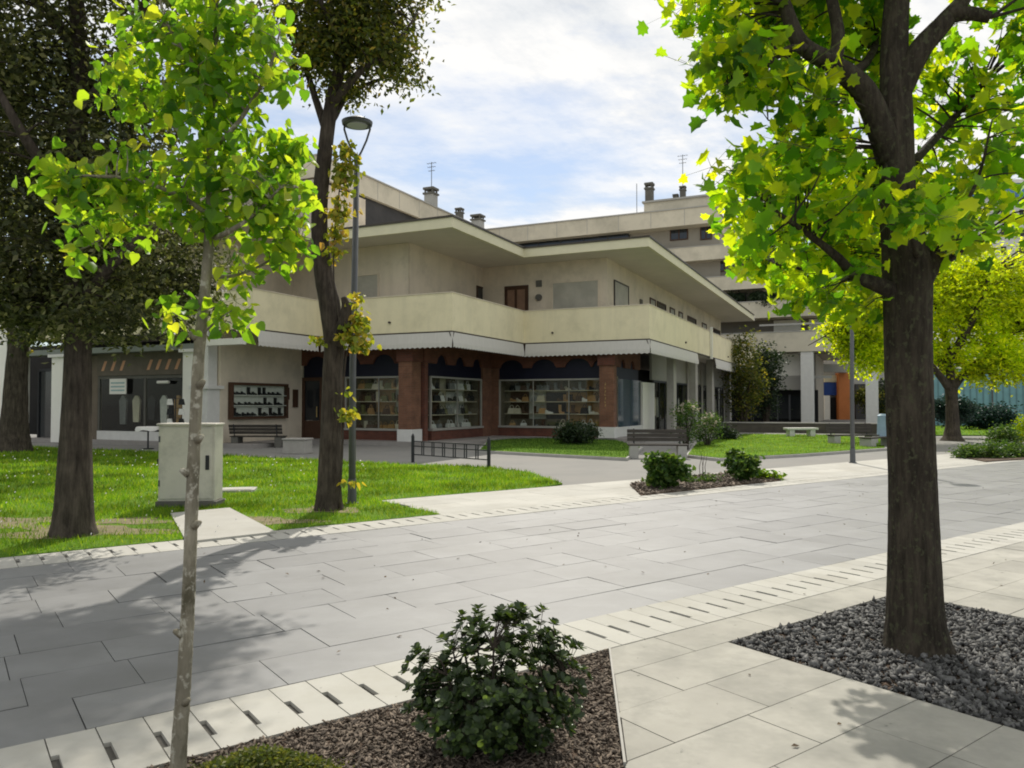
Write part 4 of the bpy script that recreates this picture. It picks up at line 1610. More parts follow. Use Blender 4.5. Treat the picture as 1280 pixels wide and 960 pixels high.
# ground arcade: columns, shutter panel, balcony rail, dark shops
for (u0, u1) in ((898, 912), (1001, 1017), (1082, 1098)):
    a0, a1 = ap.a(u0, -1.5), ap.a(u1, -1.5)
    m = MB(); m.box(a0, a1, -1.5, -.5, 0, 5.98); m.build('column', M['white_stone'], apt, bevel=.02)
a0, a1 = ap.a(966, .2), ap.a(1001, .2)
m = MB(); m.box(a0, a1, .1, .2, 4.0, 5.9); m.build('roller_shutter', M['white_paint'], apt)
m = MB(); m.box(ap.a(915, 0), ap.a(1040, 0), -.05, .05, 3.75, 3.98); m.box(ap.a(915, 0), ap.a(1018, 0), -.02, .02, 2.8, 3.74); m.build('shop_fascia', M['apart_grey'], apt)
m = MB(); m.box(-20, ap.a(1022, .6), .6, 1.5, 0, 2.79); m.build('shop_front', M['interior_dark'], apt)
for i, u_ in enumerate((925, 942, 958, 972, 988)):
    a0 = ap.a(u_, .5)
    m = MB(); m.box(a0, a0 + .9, .5, .56, .35, 2.3); wi = m.build('shop_window', M['glass_dark'], apt)
    m = MB(); m.box(a0 - .06, a0, .48, .58, .2, 2.4); m.box(a0 + .9, a0 + .96, .48, .58, .2, 2.4); m.build('window_frame', M['grey_metal'], wi)
# left wing: flat dark sheet painted as recess shade under the fascia, pale panel
m = MB(); m.box(-31.02, -30.9, -26, -.2, 15.0, 17.74); m.build('recess_shade', M['dark_recess'], apt)
b0 = ap.b(455, -30.8)
m = MB(); m.box(-30.89, -30.75, -26, b0, 13.5, 17.5); m.build('wall_panel', M['beige'], apt)
m = MB(); m.box(-30.7, -30.45, -26, 0, 13.6, 15.3); m.build('parapet', M['apart'], apt)

# distant neighbours
nb = empty('shop_row', (0, 0, 0), 0, 'small shop front with blue sign and orange pillar beyond the arcade', 'shop')


def wbox(name, u0, u1, v0, v1, Y, mat, depth=.3, parent=None, zmin=None):
    p, q = at(u0, v1, Y), at(u1, v0, Y)
    m = MB(); m.box(p.x, q.x, Y, Y + depth, max(0, p.z) if zmin is None else zmin, q.z)
    return m.build(name, mat, parent)


wbox('wall', 1018, 1108, 410, 540, 80, M['apart_grey'], 8, nb, 0)
wbox('shop_sign', 1031, 1049, 478, 494, 79.5, M['blue_sign'], .3, nb)
wbox('sign_band', 1031, 1047, 469, 477.5, 79.5, M['cream'], .3, nb)
wbox('orange_pillar', 1049, 1064, 466, 545, 79, M['orange'], .8, nb, 0)
wbox('door', 1038, 1048, 497, 545, 79.6, M['interior_dark'], .2, nb, 0)
wbox('cream_pier', 1031, 1037.5, 494.5, 545, 79.4, M['white_paint'], .4, nb, 0)
wbox('canopy', 1026, 1066, 455, 465, 77.5, M['apart_grey'], 1.4, nb)
wbox('shop_window', 1070, 1106, 480, 545, 79.7, M['dark_recess'], .2, nb, 0)

tw = empty('office_block', (0, 0, 0), 0, 'pale block with a blue band, seen far right through the maple leaves', 'building')
wbox('wall', 1192, 1420, 246, 540, 95, M['white_stone'], 12, tw, 0)
wbox('blue_band', 1235, 1420, 229, 245.5, 94.6, surf('blue_cladding', (.10, .22, .42), .1, 1, .5, 0), 12, tw)
wbox('parapet', 1235, 1420, 224, 228.5, 94.5, M['white_paint'], 12, tw)
for i, (u_, v_) in enumerate(((1252, 262), (1252, 285), (1252, 308), (1275, 262), (1275, 285), (1275, 308), (1225, 300))):
    wbox('window', u_, u_ + 6, v_, v_ + 10, 94.9, M['dark_recess'], .2, tw)

# teal hoarding on the right
p, q = at(1150, 540, 56), at(1500, 540, 50)
hd = empty('hoarding', (p.x, p.y, 0), math.atan2(q.y - p.y, q.x - p.x), 'long teal panelled hoarding at the right edge behind the trees', 'fence')
Lh = (q - p).length
k = 0
x = 0.0
while x < Lh:
    m = MB(); m.box(x, x + 2.2, 0, .08, .05, 4.1); m.build('panel', M['teal'], hd)
    m = MB(); m.box(x + 2.2, x + 2.3, -.05, .12, 0, 4.2); m.build('post', M['grey_metal'], hd)
    x += 2.3

# low dark wall with pale slab seat, in front of the arcade on the right
p, q = at(905, 540, 44), at(1112, 540, 41)
lw = empty('low_wall', (p.x, p.y, 0), math.atan2(q.y - p.y, q.x - p.x), 'long low dark wall running behind the sunlit small lawn', 'wall')
L_ = (q - p).length
m = MB(); m.box(0, L_, 0, .35, 0, .52); m.build('wall_body', surf('dark_stone_wall', (.10, .09, .075), .2, 2, .9, .3), lw)
m = MB(); m.box(-.05, L_ + .05, -.04, .39, .521, .58); m.build('wall_cap', M['kerb'], lw)

# ------------------------------------------------------------------ street furniture
lp = gp(440, 632)
lamp = empty('street_lamp', (lp.x, lp.y, 0), 0, 'slim dark street lamp with disc head on two curved arms, beside the ivy-clad tree', 'street lamp', 'disc-headed street lamps')
H = 6.15
m = MB(); m.tube([(0, 0, 0), (0, 0, 2.2), (.05, 0, 5.55)], [.058, .052, .045], 14); m.build('pole', M['grey_metal'], lamp, smooth=True)
m = MB(); m.cyl((0, 0), .10, 0, .05); m.cyl((0, 0), .072, .051, .42, r1=.066); m.build('base_collar', M['grey_metal'], lamp)
for s in (-1, 1):
    m = MB()
    m.tube([(.05 + s * .0, 0, 5.5), (.05 + s * .07, 0, 5.62), (.05 + s * .15, 0, 5.8), (.05 + s * .205, 0, 5.98), (.05 + s * .2, 0, 6.08)], .017, 8)
    m.build('arm', M['grey_metal'], lamp, smooth=True)
m = MB(); m.cyl((.05, 0), .235, 6.05, 6.10, 28, r1=.245); m.cyl((.05, 0), .245, 6.101, 6.16, 28, r1=.12); m.cyl((.05, 0), .12, 6.161, 6.19, 20, r1=.05); lh = m.build('lamp_head', M['grey_metal'], lamp)
m = MB(); m.cyl((.05, 0), .16, 6.035, 6.049, 24); m.build('diffuser', M['lamp_glass'], lh)
l2 = copy_tree(lamp)
p = gp(1066, 580)
l2.location = (p.x, p.y, 0)
l2['label'] = 'slim street lamp rising into the maple leaves, beyond the paved street on the right'

# cabinet
p0, p1 = gp(196, 637), gp(266, 637)
cx, cy, cw = (p0.x + p1.x) / 2, p0.y + .2, (p1.x - p0.x)
cab = empty('utility_cabinet', (cx, cy, 0), math.radians(2), 'beige metal utility cabinet with black handle, standing on the lawn edge', 'cabinet')
hw = cw / 2
m = MB(); m.box(-hw - .03, hw + .03, -.20, .22, .0, .12); m.build('plinth', M['plinth'], cab, bevel=.008)
m = MB(); m.box(-hw, hw, -.17, .20, .121, 1.27); cb_ = m.build('body', M['cabinet'], cab, bevel=.012)
m = MB(); m.box(-hw - .02, hw + .02, -.21, .22, 1.271, 1.305); m.build('lid', M['cabinet'], cab, bevel=.008)
m = MB(); m.box(-hw + .03, hw - .03, -.188, -.171, .16, 1.235); dr = m.build('door', M['cabinet'], cab, bevel=.005)
m = MB(); m.box(hw - .13, hw - .075, -.212, -.189, .60, .82); m.build('handle', M['black_metal'], dr, bevel=.008)
for z in (.35, 1.02):
    m = MB(); m.tube([(-hw + .022, -.19, z), (-hw + .022, -.19, z + .09)], .013, 8); m.build('hinge', M['grey_metal'], dr)
m = MB(); m.tube([(-hw - .02, -.08, .68), (-hw - .03, -.08, .76)], .03, 8); m.build('lock_knob', M['black_metal'], cab)

# low black railing
p0, p1 = gp(516, 578), gp(611, 586)
dv = p1 - p0
rl = empty('bicycle_railing', (p0.x, p0.y, 0), math.atan2(dv.y, dv.x), 'low black metal railing with two taller end posts at the back of the lawn', 'railing')
L_ = dv.length
for x in (0, L_):
    m = MB(); m.tube([(x, 0, 0), (x, 0, .72), (x, 0, .75)], [.045, .045, .03], 12); m.cyl((x, 0), .03, .75, .79, 10, r1=.012); m.build('post', M['black_metal'], rl)
m = MB()
for z in (.22, .45, .58):
    m.box(.045, L_ - .045, -.014, .014, z - .014, z + .014)
m.build('rail', M['black_metal'], rl)
nb_ = 7
for i in range(1, nb_):
    x = L_ * i / nb_
    m = MB(); m.box(x - .05, x - .03, -.012, .012, .234, .566); m.box(x + .03, x + .05, -.012, .012, .234, .566); m.build('baluster', M['black_metal'], rl)


def bench(p, rz, wdt, label, back=True, stone=True, mat=M['weathered']):
    o = empty('bench', (p.x, p.y, 0), rz, label, 'bench')
    for s in (-1, 1):
        m = MB(); m.box(s * (wdt / 2 - .18) - .13, s * (wdt / 2 - .18) + .13, -.25, .24, 0, .38); m.build('support', M['kerb'] if stone else M['plinth'], o, bevel=.015)
    m = MB()
    for i in range(4):
        m.box(-wdt / 2, wdt / 2, -.26 + i * .13, -.26 + i * .13 + .115, .381, .425)
    m.build('seat', mat, o, bevel=.006)
    if back:
        m = MB()
        for i in range(3):
            z = .50 + i * .12
            y = .25 + i * .03
            m.rbox((0, y, z + .05), (wdt, .035, .105), M=Matrix.Rotation(math.radians(-14), 3, 'X'))
        bk = m.build('backrest', mat, o, bevel=.005)
        for s in (-1, 1):
            m = MB(); m.tube([(s * (wdt / 2 - .2), .25, .40), (s * (wdt / 2 - .2), .36, .86)], .022, 8); m.build('back_bracket', M['black_metal'], bk)
    return o


p = gp(822, 573)
bench(p, math.radians(-6), 1.75, 'weathered wooden bench with backrest on stone supports facing the paved street')
p = gp(323, 559)
b_ = bench(p, math.radians(176), 2.0, 'dark bench turned away, below the shoe display case', stone=False)
p = gp(372, 567)
m = MB(); m.box(-.38, .38, -.28, .28, 0, .44); m.box(-.41, .41, -.31, .31, .441, .5)
o = m.build('stone_block', M['grey_col'], bevel=.02); o.location = (p.x, p.y, 0); o.rotation_euler = (0, 0, -.2)
tag(o, 'squat grey stone block between the dark bench and the shop door', 'block')
p = gp(1066, 557)
bench(p, math.radians(8), 1.9, 'wooden bench with pale stone ends, left of the maple trunk behind the lamp pole')
p = gp(1098, 561)
bench(p, math.radians(28), 1.5, 'backless dark bench half hidden by the maple trunk', back=False)
p = gp(1001, 548)
m = MB(); m.box(-.75, .75, -.25, .25, .40, .5); o = m.build('slab', M['white_stone'], bevel=.02)
st = empty('stone_bench', (p.x, p.y, 0), .1, 'pale stone slab seat at the back edge of the sunlit lawn', 'bench')
o.parent = st
for s in (-1, 1):
    m = MB(); m.box(s * .5 - .12, s * .5 + .12, -.2, .2, 0, .399); m.build('support', M['white_stone'], st, bevel=.01)
p = at(1103, 545, 36)
bn_ = empty('litter_bin', (p.x, p.y, 0), 0, 'pale blue bin beside the benches, half hidden by the maple trunk', 'bin')
m = MB(); m.cyl((0, 0), .24, .1, 1.05, 20, r1=.20); m.build('bin_body', M['pale_blue'], bn_, smooth=False)
m = MB(); m.cyl((0, 0), .225, 1.051, 1.14, 20, r1=.12); m.build('bin_lid', M['pale_blue'], bn_)
m = MB(); m.cyl((0, 0), .2, 0, .099, 16); m.build('bin_foot', M['grey_metal'], bn_)

# small cloth-topped table and tall stand before the left shop
p = at(185, 553, 27.5)
tb = empty('display_table', (p.x, p.y, 0), .1, 'small white-topped display table outside the dark left shop', 'table')
m = MB()
vs = []
N = 24
for ring, (r, z) in enumerate(((.0, .80), (.36, .80), (.40, .77), (.42, .66))):
    for j in range(N):
        a = 2 * PI * j / N
        wv = (1 + .06 * math.sin(a * 7)) if ring == 3 else 1
        vs.append((r * wv * math.cos(a), r * wv * math.sin(a), z - (.03 * math.sin(a * 5) if ring == 3 else 0)))
m.add(vs, [(k * N + j, k * N + (j + 1) % N, (k + 1) * N + (j + 1) % N, (k + 1) * N + j) for k in range(3) for j in range(N)])
m.build('table_cloth', M['cloth'], tb, smooth=True)
m = MB(); m.cyl((0, 0), .03, .03, .76, 10); m.cyl((0, 0), .2, 0, .03, 16); m.build('table_foot', M['black_metal'], tb)
p = at(219, 551, 27.4)
stn = empty('display_stand', (p.x, p.y, 0), .1, 'tall wire stand hung with dark and pale items beside the white column', 'stand')
m = MB(); m.cyl((0, 0), .02, 0, 1.9, 8); m.cyl((0, 0), .24, 0, .03, 16)
for z in (.75, 1.1, 1.45, 1.8):
    m.tube([(-.22, 0, z), (.22, 0, z)], .01, 6); m.tube([(0, -.22, z), (0, .22, z)], .01, 6)
m.build('rack', M['black_metal'], stn)
for i, z in enumerate((.62, .97, 1.32, 1.67)):
    for s in (-1, 1):
        m = MB(); m.add([(s * .2 - .1, -.03, z - .1), (s * .2 + .1, -.03, z - .1), (s * .2 + .12, .03, z - .1), (s * .2 - .12, .03, z - .1), (s * .2 - .07, -.03, z + .11), (s * .2 + .07, -.03, z + .11), (s * .2 + .07, .03, z + .11), (s * .2 - .07, .03, z + .11)],
                        [(3, 2, 1, 0), (4, 5, 6, 7), (0, 1, 5, 4), (1, 2, 6, 5), (2, 3, 7, 6), (3, 0, 4, 7)])
        m.build('hung_pouch', BAG_MAT[('black', 'white')[(i + (s > 0)) % 2]], stn)
# ------------------------------------------------------------------ vegetation
def fan(outline, cz):
    n = len(outline)
    vs = [(x, y, .30 * abs(y)) for x, y in outline] + [(.42, 0, cz)]
    return np.array(vs, float), [(i, (i + 1) % n, n) for i in range(n)]


MAPLE = fan([(0, 0), (-.10, .36), (.10, .40), (.20, .66), (.44, .40), (.68, .46), (.74, .21), (1, 0), (.74, -.21), (.68, -.46), (.44, -.40), (.20, -.66), (.10, -.40), (-.10, -.36)], -.10)
LINDEN = fan([(0, 0), (-.04, .26), (.2, .44), (.52, .38), (.8, .18), (1, 0), (.8, -.18), (.52, -.38), (.2, -.44), (-.04, -.26)], -.09)
ROUND = fan([(0, 0), (.25, .17), (.6, .27), (.88, .2), (1, 0), (.88, -.2), (.6, -.27), (.25, -.17)], -.05)
SMALL = (np.array([(0, 0, 0), (.5, .27, .07), (1, 0, -.03), (.5, -.27, .07)], float), [(0, 2, 1), (0, 3, 2)])


def norm(a):
    return a / np.maximum(np.linalg.norm(a, axis=1)[:, None], 1e-9)


def leaf_cloud(name, P, size, tmpl, mat, parent, droop=.35, up=1.0, outward=None, var=.3):
    n = len(P)
    X = rng.normal(size=(n, 3))
    X[:, 2] = X[:, 2] * .5 - droop
    if outward is not None:
        X += outward
    X = norm(X)
    Z = rng.normal(size=(n, 3)) * .75
    Z[:, 2] += up
    Z = norm(Z - X * (Z * X).sum(1)[:, None])
    Y = np.cross(Z, X)
    s = size * rng.uniform(1 - var, 1 + var, n)
    T, F_ = tmpl
    bend = rng.uniform(.6, 1.6, n)
    V = (T[None, :, 0, None] * X[:, None] + T[None, :, 1, None] * Y[:, None] + (T[None, :, 2] * bend[:, None])[..., None] * Z[:, None]) * s[:, None, None]
    # tips curl down
    V[:, :, 2] -= (T[None, :, 0] ** 2) * s[:, None] * rng.uniform(.0, .25, n)[:, None]
    V += P[:, None]
    return shaped_np(name, V, F_, mat, parent)


def stalks(name, A, B, wd, mat):
    d = norm(B - A)
    s_ = norm(np.cross(d, rng.normal(size=d.shape)))
    V = np.stack([A - s_ * wd, A + s_ * wd, B + s_ * wd * .6, B - s_ * wd * .6], 1)
    return mesh_np(name, V, 4, mat)


def blob_points(blobs, ncl, shell=2.2):
    wts = np.array([max(r) * sorted(r)[1] * b[2] for b in blobs for r in [b[1]]])
    ix = rng.choice(len(blobs), ncl, p=wts / wts.sum())
    D = norm(rng.normal(size=(ncl, 3)))
    r = rng.random(ncl) ** (1 / shell)
    C = np.array([tuple(b[0]) for b in blobs])[ix]
    E = np.array([b[1] for b in blobs])[ix]
    return C + D * E * r[:, None]


def spread(C, per, sp, flat=.6):
    P = np.repeat(C, per, 0)
    N = rng.normal(size=P.shape) * sp
    N[:, 2] *= flat
    return P + N


def bl(u, v, Y, ru, rv, ry, w_=1.0):
    c = at(u, v, Y)
    k = Y / F_PX
    return (c, (ru * k, ry, rv * k), w_)


def path(pts, n=8):
    """Catmull-Rom through survey points given as (u, v, Y)"""
    P = [at(*p) if not isinstance(p, Vector) else p for p in pts]
    P = [P[0] * 2 - P[1]] + P + [P[-1] * 2 - P[-2]]
    out = []
    for i in range(1, len(P) - 2):
        for k in range(n):
            t = k / n
            out.append(.5 * ((2 * P[i]) + (P[i + 1] - P[i - 1]) * t + (2 * P[i - 1] - 5 * P[i] + 4 * P[i + 1] - P[i + 2]) * t * t + (3 * P[i] - P[i - 1] - 3 * P[i + 1] + P[i + 2]) * t ** 3))
    out.append(P[-2])
    return out


def lerp_r(rs, n):
    x = np.linspace(0, len(rs) - 1, n)
    return list(np.interp(x, range(len(rs)), rs))


def limb(mb, skel, pts, rs, n=10, ridges=0, jit=.05, sub=6):
    P = path(pts, sub)
    r = lerp_r(rs, len(P))
    mb.tube(P, r, n, True, jit, ridges)
    skel += [(p, q) for p, q in zip(P, r)]


def twigs(mb, skel, C, r0=.012, r1=.003, sag=.05, frac=1.0, minlen=.05):
    S = np.array([tuple(p) for p, _ in skel])
    rr = np.array([q for _, q in skel])
    for c in C:
        if random.random() > frac:
            continue
        d = np.linalg.norm(S - c, axis=1) + np.maximum(0, S[:, 2] - c[2]) * .8
        i = int(np.argmin(d))
        p = Vector(S[i])
        e = Vector(c)
        L = (e - p).length
        if L < minlen:
            continue
        mid = (p + e) / 2 + Vector((random.uniform(-.1, .1) * L, random.uniform(-.1, .1) * L, sag * L + random.uniform(-.08, .12) * L))
        q = min(r0, rr[i] * .7)
        mb.tube([p, (p + mid) / 2 + Vector((0, 0, .02 * L)), mid, e], [q, q * .8, q * .55, r1], 5, False)


def root_at(p, name, label, cat, group=None):
    return empty(name, (p.x, p.y, 0), 0, label, cat, group)


def under(o, root):
    """parent keeping world coordinates of the mesh"""
    o.parent = root
    o.matrix_parent_inverse = Matrix.Translation(root.location).inverted()
    return o


M['bark_maple'] = bark_mat('maple_bark', (.018, .015, .012), (.085, .070, .052), 26, 1.0, mottle=(.075, .075, .045))
M['bark_dark'] = bark_mat('dark_bark', (.025, .02, .016), (.11, .09, .07), 18, .9)
M['stalk'] = surf('green_stalk', (.14, .17, .05), .2, 10, .7, 0)
M['bark_pale'] = bark_mat('pale_young_bark', (.14, .125, .09), (.34, .31, .24), 14, .5, patch=(.10, .09, .06), mottle=(.42, .40, .33))
M['leaf_maple'] = leaf_mat('maple_leaves', [(0, (.035, .11, .012)), (.35, (.09, .20, .016)), (.75, (.20, .28, .02)), (1, (.26, .31, .022))], (3.7, 3.2, .55), .66, .45, clump=(1.5, .75, 1.25))
M['leaf_linden'] = leaf_mat('young_leaves', [(0, (.05, .13, .02)), (.45, (.11, .21, .03)), (.85, (.19, .27, .04)), (1, (.26, .29, .05))], (3.4, 3.05, .65), .64, .45)
M['leaf_oak'] = leaf_mat('evergreen_leaves', [(0, (.040, .052, .022)), (.5, (.085, .096, .038)), (.85, (.15, .155, .06)), (1, (.25, .24, .12))], (1.5, 1.6, .8), .42, .5, clump=(1.1, .55, 1.4))
M['leaf_olive'] = leaf_mat('olive_leaves', [(0, (.035, .055, .014)), (.5, (.075, .10, .022)), (.85, (.14, .15, .035)), (1, (.24, .19, .06))], (2.2, 2.0, .5), .48, .5, clump=(1.6, .6, 1.3))
M['leaf_yellow'] = leaf_mat('yellow_green_leaves', [(0, (.15, .23, .012)), (.5, (.29, .38, .02)), (1, (.42, .46, .03))], (3.0, 2.7, .4), .66, .5, clump=(.6, .65, 1.25))
M['leaf_vine'] = leaf_mat('vine_leaves', [(0, (.10, .17, .02)), (.5, (.23, .29, .04)), (.88, (.42, .38, .07)), (1, (.38, .26, .09))], (2.0, 1.6, .5), .5, .5)
M['leaf_shrub'] = leaf_mat('glossy_shrub_leaves', [(0, (.016, .030, .011)), (.55, (.034, .055, .019)), (.9, (.07, .11, .03)), (.985, (.09, .13, .035)), (1, (.28, .40, .04))], (1.8, 1.8, .6), .25, .38)
M['leaf_bush'] = leaf_mat('bush_leaves', [(0, (.03, .07, .015)), (.6, (.06, .12, .025)), (1, (.13, .19, .04))], (1.7, 1.7, .6), .4, .5)
M['leaf_dark'] = leaf_mat('dark_bush_leaves', [(0, (.012, .025, .012)), (.6, (.025, .045, .02)), (1, (.05, .075, .03))], (1.4, 1.4, .7), .3, .5)
M['leaf_teal'] = leaf_mat('bluish_bush_leaves', [(0, (.010, .028, .026)), (1, (.03, .065, .055))], (1.3, 1.4, .9), .3, .5)
M['petal'] = leaf_mat('pale_petals', [(0, (.55, .42, .38)), (.5, (.7, .64, .58)), (1, (.6, .5, .44))], (1.2, 1.1, 1.0), .3, .6)

# ---- maple in the gravel pit --------------------------------------
YM = gp(1147, 814).y
tr = root_at(gp(1147, 814), 'maple_tree', 'large maple with dark ridged trunk and backlit bright green leaves, rooted in the gravel pit', 'tree')
mb, sk = MB(), []
base = gp(1147, 814, .0)
P = path([Vector((base.x, base.y, -.03)), at(1146, 800, YM), at(1145, 770, YM), at(1143, 690, YM), at(1140, 600, YM), at(1136, 500, YM), at(1135, 400, YM), at(1134, 330, YM), at(1122, 250, YM), at(1120, 150, YM), at(1118, 60, YM + .05), at(1122, -60, YM + .1), at(1105, -230, YM + .2), at(1120, -420, YM + .1)], 12)
rs = np.interp(np.linspace(0, 13, len(P)), range(14), [.235, .196, .172, .155, .142, .140, .142, .150, .110, .10, .085, .07, .05, .02])
mb.tube(P, list(rs), 56, True, .012, 17)
sk += [(p, r) for p, r in zip(P[len(P) // 2:], rs[len(P) // 2:])]
limb(mb, sk, [(1112, 200, YM), (1100, 160, YM - .05), (1078, 112, YM - .1), (1040, 80, YM - .15), (1002, 55, YM - .15), (984, 15, YM - .1), (962, -50, YM), (930, -130, YM)], [.085, .085, .075, .062, .052, .044, .035, .015], 16, 7)
limb(mb, sk, [(1040, 82, YM - .15), (1048, 45, YM - .1), (1036, -30, YM), (1040, -120, YM)], [.05, .042, .034, .014], 12, 5)
limb(mb, sk, [(1012, 60, YM - .15), (985, 62, YM - .3), (950, 85, YM - .4), (910, 105, YM - .4)], [.03, .024, .016, .007], 8)
limb(mb, sk, [(1060, 95, YM - .1), (1085, 75, YM + .2), (1095, 40, YM + .5), (1080, -30, YM + .8)], [.035, .03, .024, .01], 8)
limb(mb, sk, [(1122, 120, YM), (1148, 65, YM - .02), (1180, 28, YM - .05), (1210, -10, YM), (1250, -90, YM)], [.08, .074, .06, .045, .02], 14, 6)
limb(mb, sk, [(1185, 20, YM - .05), (1212, 17, YM - .12), (1238, 22, YM - .16)], [.05, .045, .036], 12)
limb(mb, sk, [(1125, 368, YM), (1095, 355, YM - .08), (1070, 345, YM - .1), (1045, 320, YM - .15), (1012, 294, YM - .2), (975, 268, YM - .3), (940, 240, YM - .35)], [.055, .048, .036, .028, .020, .014, .006], 10)
limb(mb, sk, [(1085, 352, YM - .08), (1060, 348, YM + .1), (1020, 340, YM + .3), (970, 330, YM + .4)], [.03, .022, .015, .006], 8)
limb(mb, sk, [(1150, 352, YM - .03), (1163, 332, YM - .05), (1172, 316, YM - .08)], [.075, .062, .05], 12)
limb(mb, sk, [(1150, 330, YM - .1), (1140, 290, YM - .3), (1160, 260, YM - .5)], [.02, .014, .006], 6)
limb(mb, sk, [(1165, 325, YM - .05), (1200, 270, YM - .2), (1225, 215, YM - .3), (1240, 150, YM - .3)], [.02, .014, .010, .005], 8)
limb(mb, sk, [(1118, 230, YM + .05), (1080, 210, YM + .5), (1020, 170, YM + .8), (960, 150, YM + .9)], [.03, .022, .014, .006], 8)
limb(mb, sk, [(1135, 210, YM + .1), (1190, 150, YM + .6), (1240, 90, YM + .9), (1280, 40, YM + 1)], [.035, .026, .016, .006], 8)
limb(mb, sk, [(1140, 340, YM + .1), (1180, 330, YM + .8), (1225, 300, YM + 1.3)], [.03, .02, .006], 8)
blobs = [bl(900, 12, YM, 62, 42, .45), bl(985, 20, YM + .4, 70, 45, .5), bl(1060, 20, YM + .5, 60, 60, .5), bl(925, 95, YM - .4, 58, 38, .35), bl(1000, 125, YM - .1, 50, 40, .4), bl(960, 60, YM + .3, 60, 45, .4),
         bl(1045, 130, YM + .5, 40, 50, .35, .6), bl(1070, 215, YM + .4, 45, 55, .4), bl(1010, 215, YM, 62, 45, .4), bl(945, 232, YM - .35, 50, 38, .3), bl(925, 212, YM - .4, 40, 12, .2, .35),
         bl(960, 285, YM - .1, 62, 40, .35, .8), bl(1030, 285, YM + 1.2, 60, 45, .5, 1.2), bl(965, 315, YM + 1.3, 50, 30, .5, 1.0), bl(1060, 325, YM + 1.3, 50, 35, .5, 1.0), bl(1110, 300, YM + 1.5, 50, 40, .5, .8), bl(1060, 375, YM + .2, 40, 26, .3, .7), bl(1015, 358, YM + .1, 40, 22, .3, .9), bl(1085, 280, YM + .4, 35, 45, .25), bl(1040, 245, YM - .3, 40, 18, .2, .5), bl(965, 335, YM + .2, 35, 18, .2, .4),
         bl(1190, 150, YM + .8, 45, 55, .45, .7), bl(1235, 210, YM - .1, 50, 45, .4, .8), bl(1195, 235, YM + .6, 50, 40, .4, .8), bl(1150, 275, YM - .5, 52, 34, .25), bl(1195, 300, YM - .2, 45, 30, .3), bl(1262, 150, YM + .3, 35, 45, .4, .45),
         bl(1180, 80, YM + .7, 40, 35, .4, .4), bl(1255, 12, YM + .2, 60, 28, .4, .6), bl(1090, 90, YM + .7, 40, 40, .4), bl(1235, 262, YM - .2, 28, 22, .2, .5)]
hi = [bl(930, -90, YM, 90, 70, .8), bl(1060, -120, YM + .3, 120, 90, 1.0), bl(1200, -110, YM + .2, 110, 80, .9), bl(1320, 60, YM + .2, 60, 90, .7), bl(1120, -280, YM, 170, 100, 1.1), bl(1330, -120, YM + .3, 80, 90, .8), bl(1320, 230, YM + .3, 40, 60, .5)]
C = blob_points(blobs, 440)
Ch = blob_points(hi, 280)
twigs(mb, sk, C, .009, .002, frac=.75)
twigs(mb, sk, Ch, .012, .003, frac=.5)
under(mb.build('trunk', M['bark_maple'], smooth=True), tr)
P = np.concatenate([spread(C, 12, .10, .75), spread(Ch, 9, .14, .75)])
under(leaf_cloud('crown', P, .080, MAPLE, M['leaf_maple'], None, .6, .8, var=.42), tr)
under(stalks('leaf_stalks', np.concatenate([np.repeat(C, 12, 0)]), P[:len(C) * 12], .0018, M['stalk']), tr)

# ---- sapling in the near bed --------------------------------------
YS = gp(221, 978).y
p = gp(221, 978)
tr = root_at(p, 'young_linden', 'slender young tree with pale knotty trunk and round translucent leaves in the foreground left', 'tree')
mb, sk = MB(), []
P = path([Vector((p.x, p.y, -.02)), at(224, 930, YS), at(230, 850, YS), at(236, 740, YS), at(241, 600, YS), at(248, 450, YS), at(259, 330, YS), at(263, 250, YS), at(264, 150, YS), at(270, 50, YS), at(268, -80, YS), at(280, -220, YS)], 9)
rs = np.interp(np.linspace(0, 11, len(P)), range(12), [.035, .032, .029, .0265, .025, .0235, .0215, .019, .016, .012, .009, .004])
rs = rs * (1 + .08 * np.maximum(0, np.sin(np.arange(len(P)) * 1.9)) ** 4)
mb.tube(P, list(rs), 24, True, .035, 5)
for v_, dx in ((875, 8), (790, -9), (655, 10), (590, -9), (548, 9), (480, 8), (420, -8)):   # pruning knots
    q = at(np.interp(v_, [330, 450, 600, 740, 850, 960], [259, 248, 241, 236, 230, 222]), v_, YS)
    k = YS / F_PX
    mb.tube([q + Vector((dx * .5 * k, -.012, -.008)), q + Vector((dx * 1.15 * k, -.022, .008)), q + Vector((dx * 1.5 * k, -.026, .012))], [.019, .014, .007], 8)
sk += [(p_, r) for p_, r in zip(P[55:], rs[55:])]
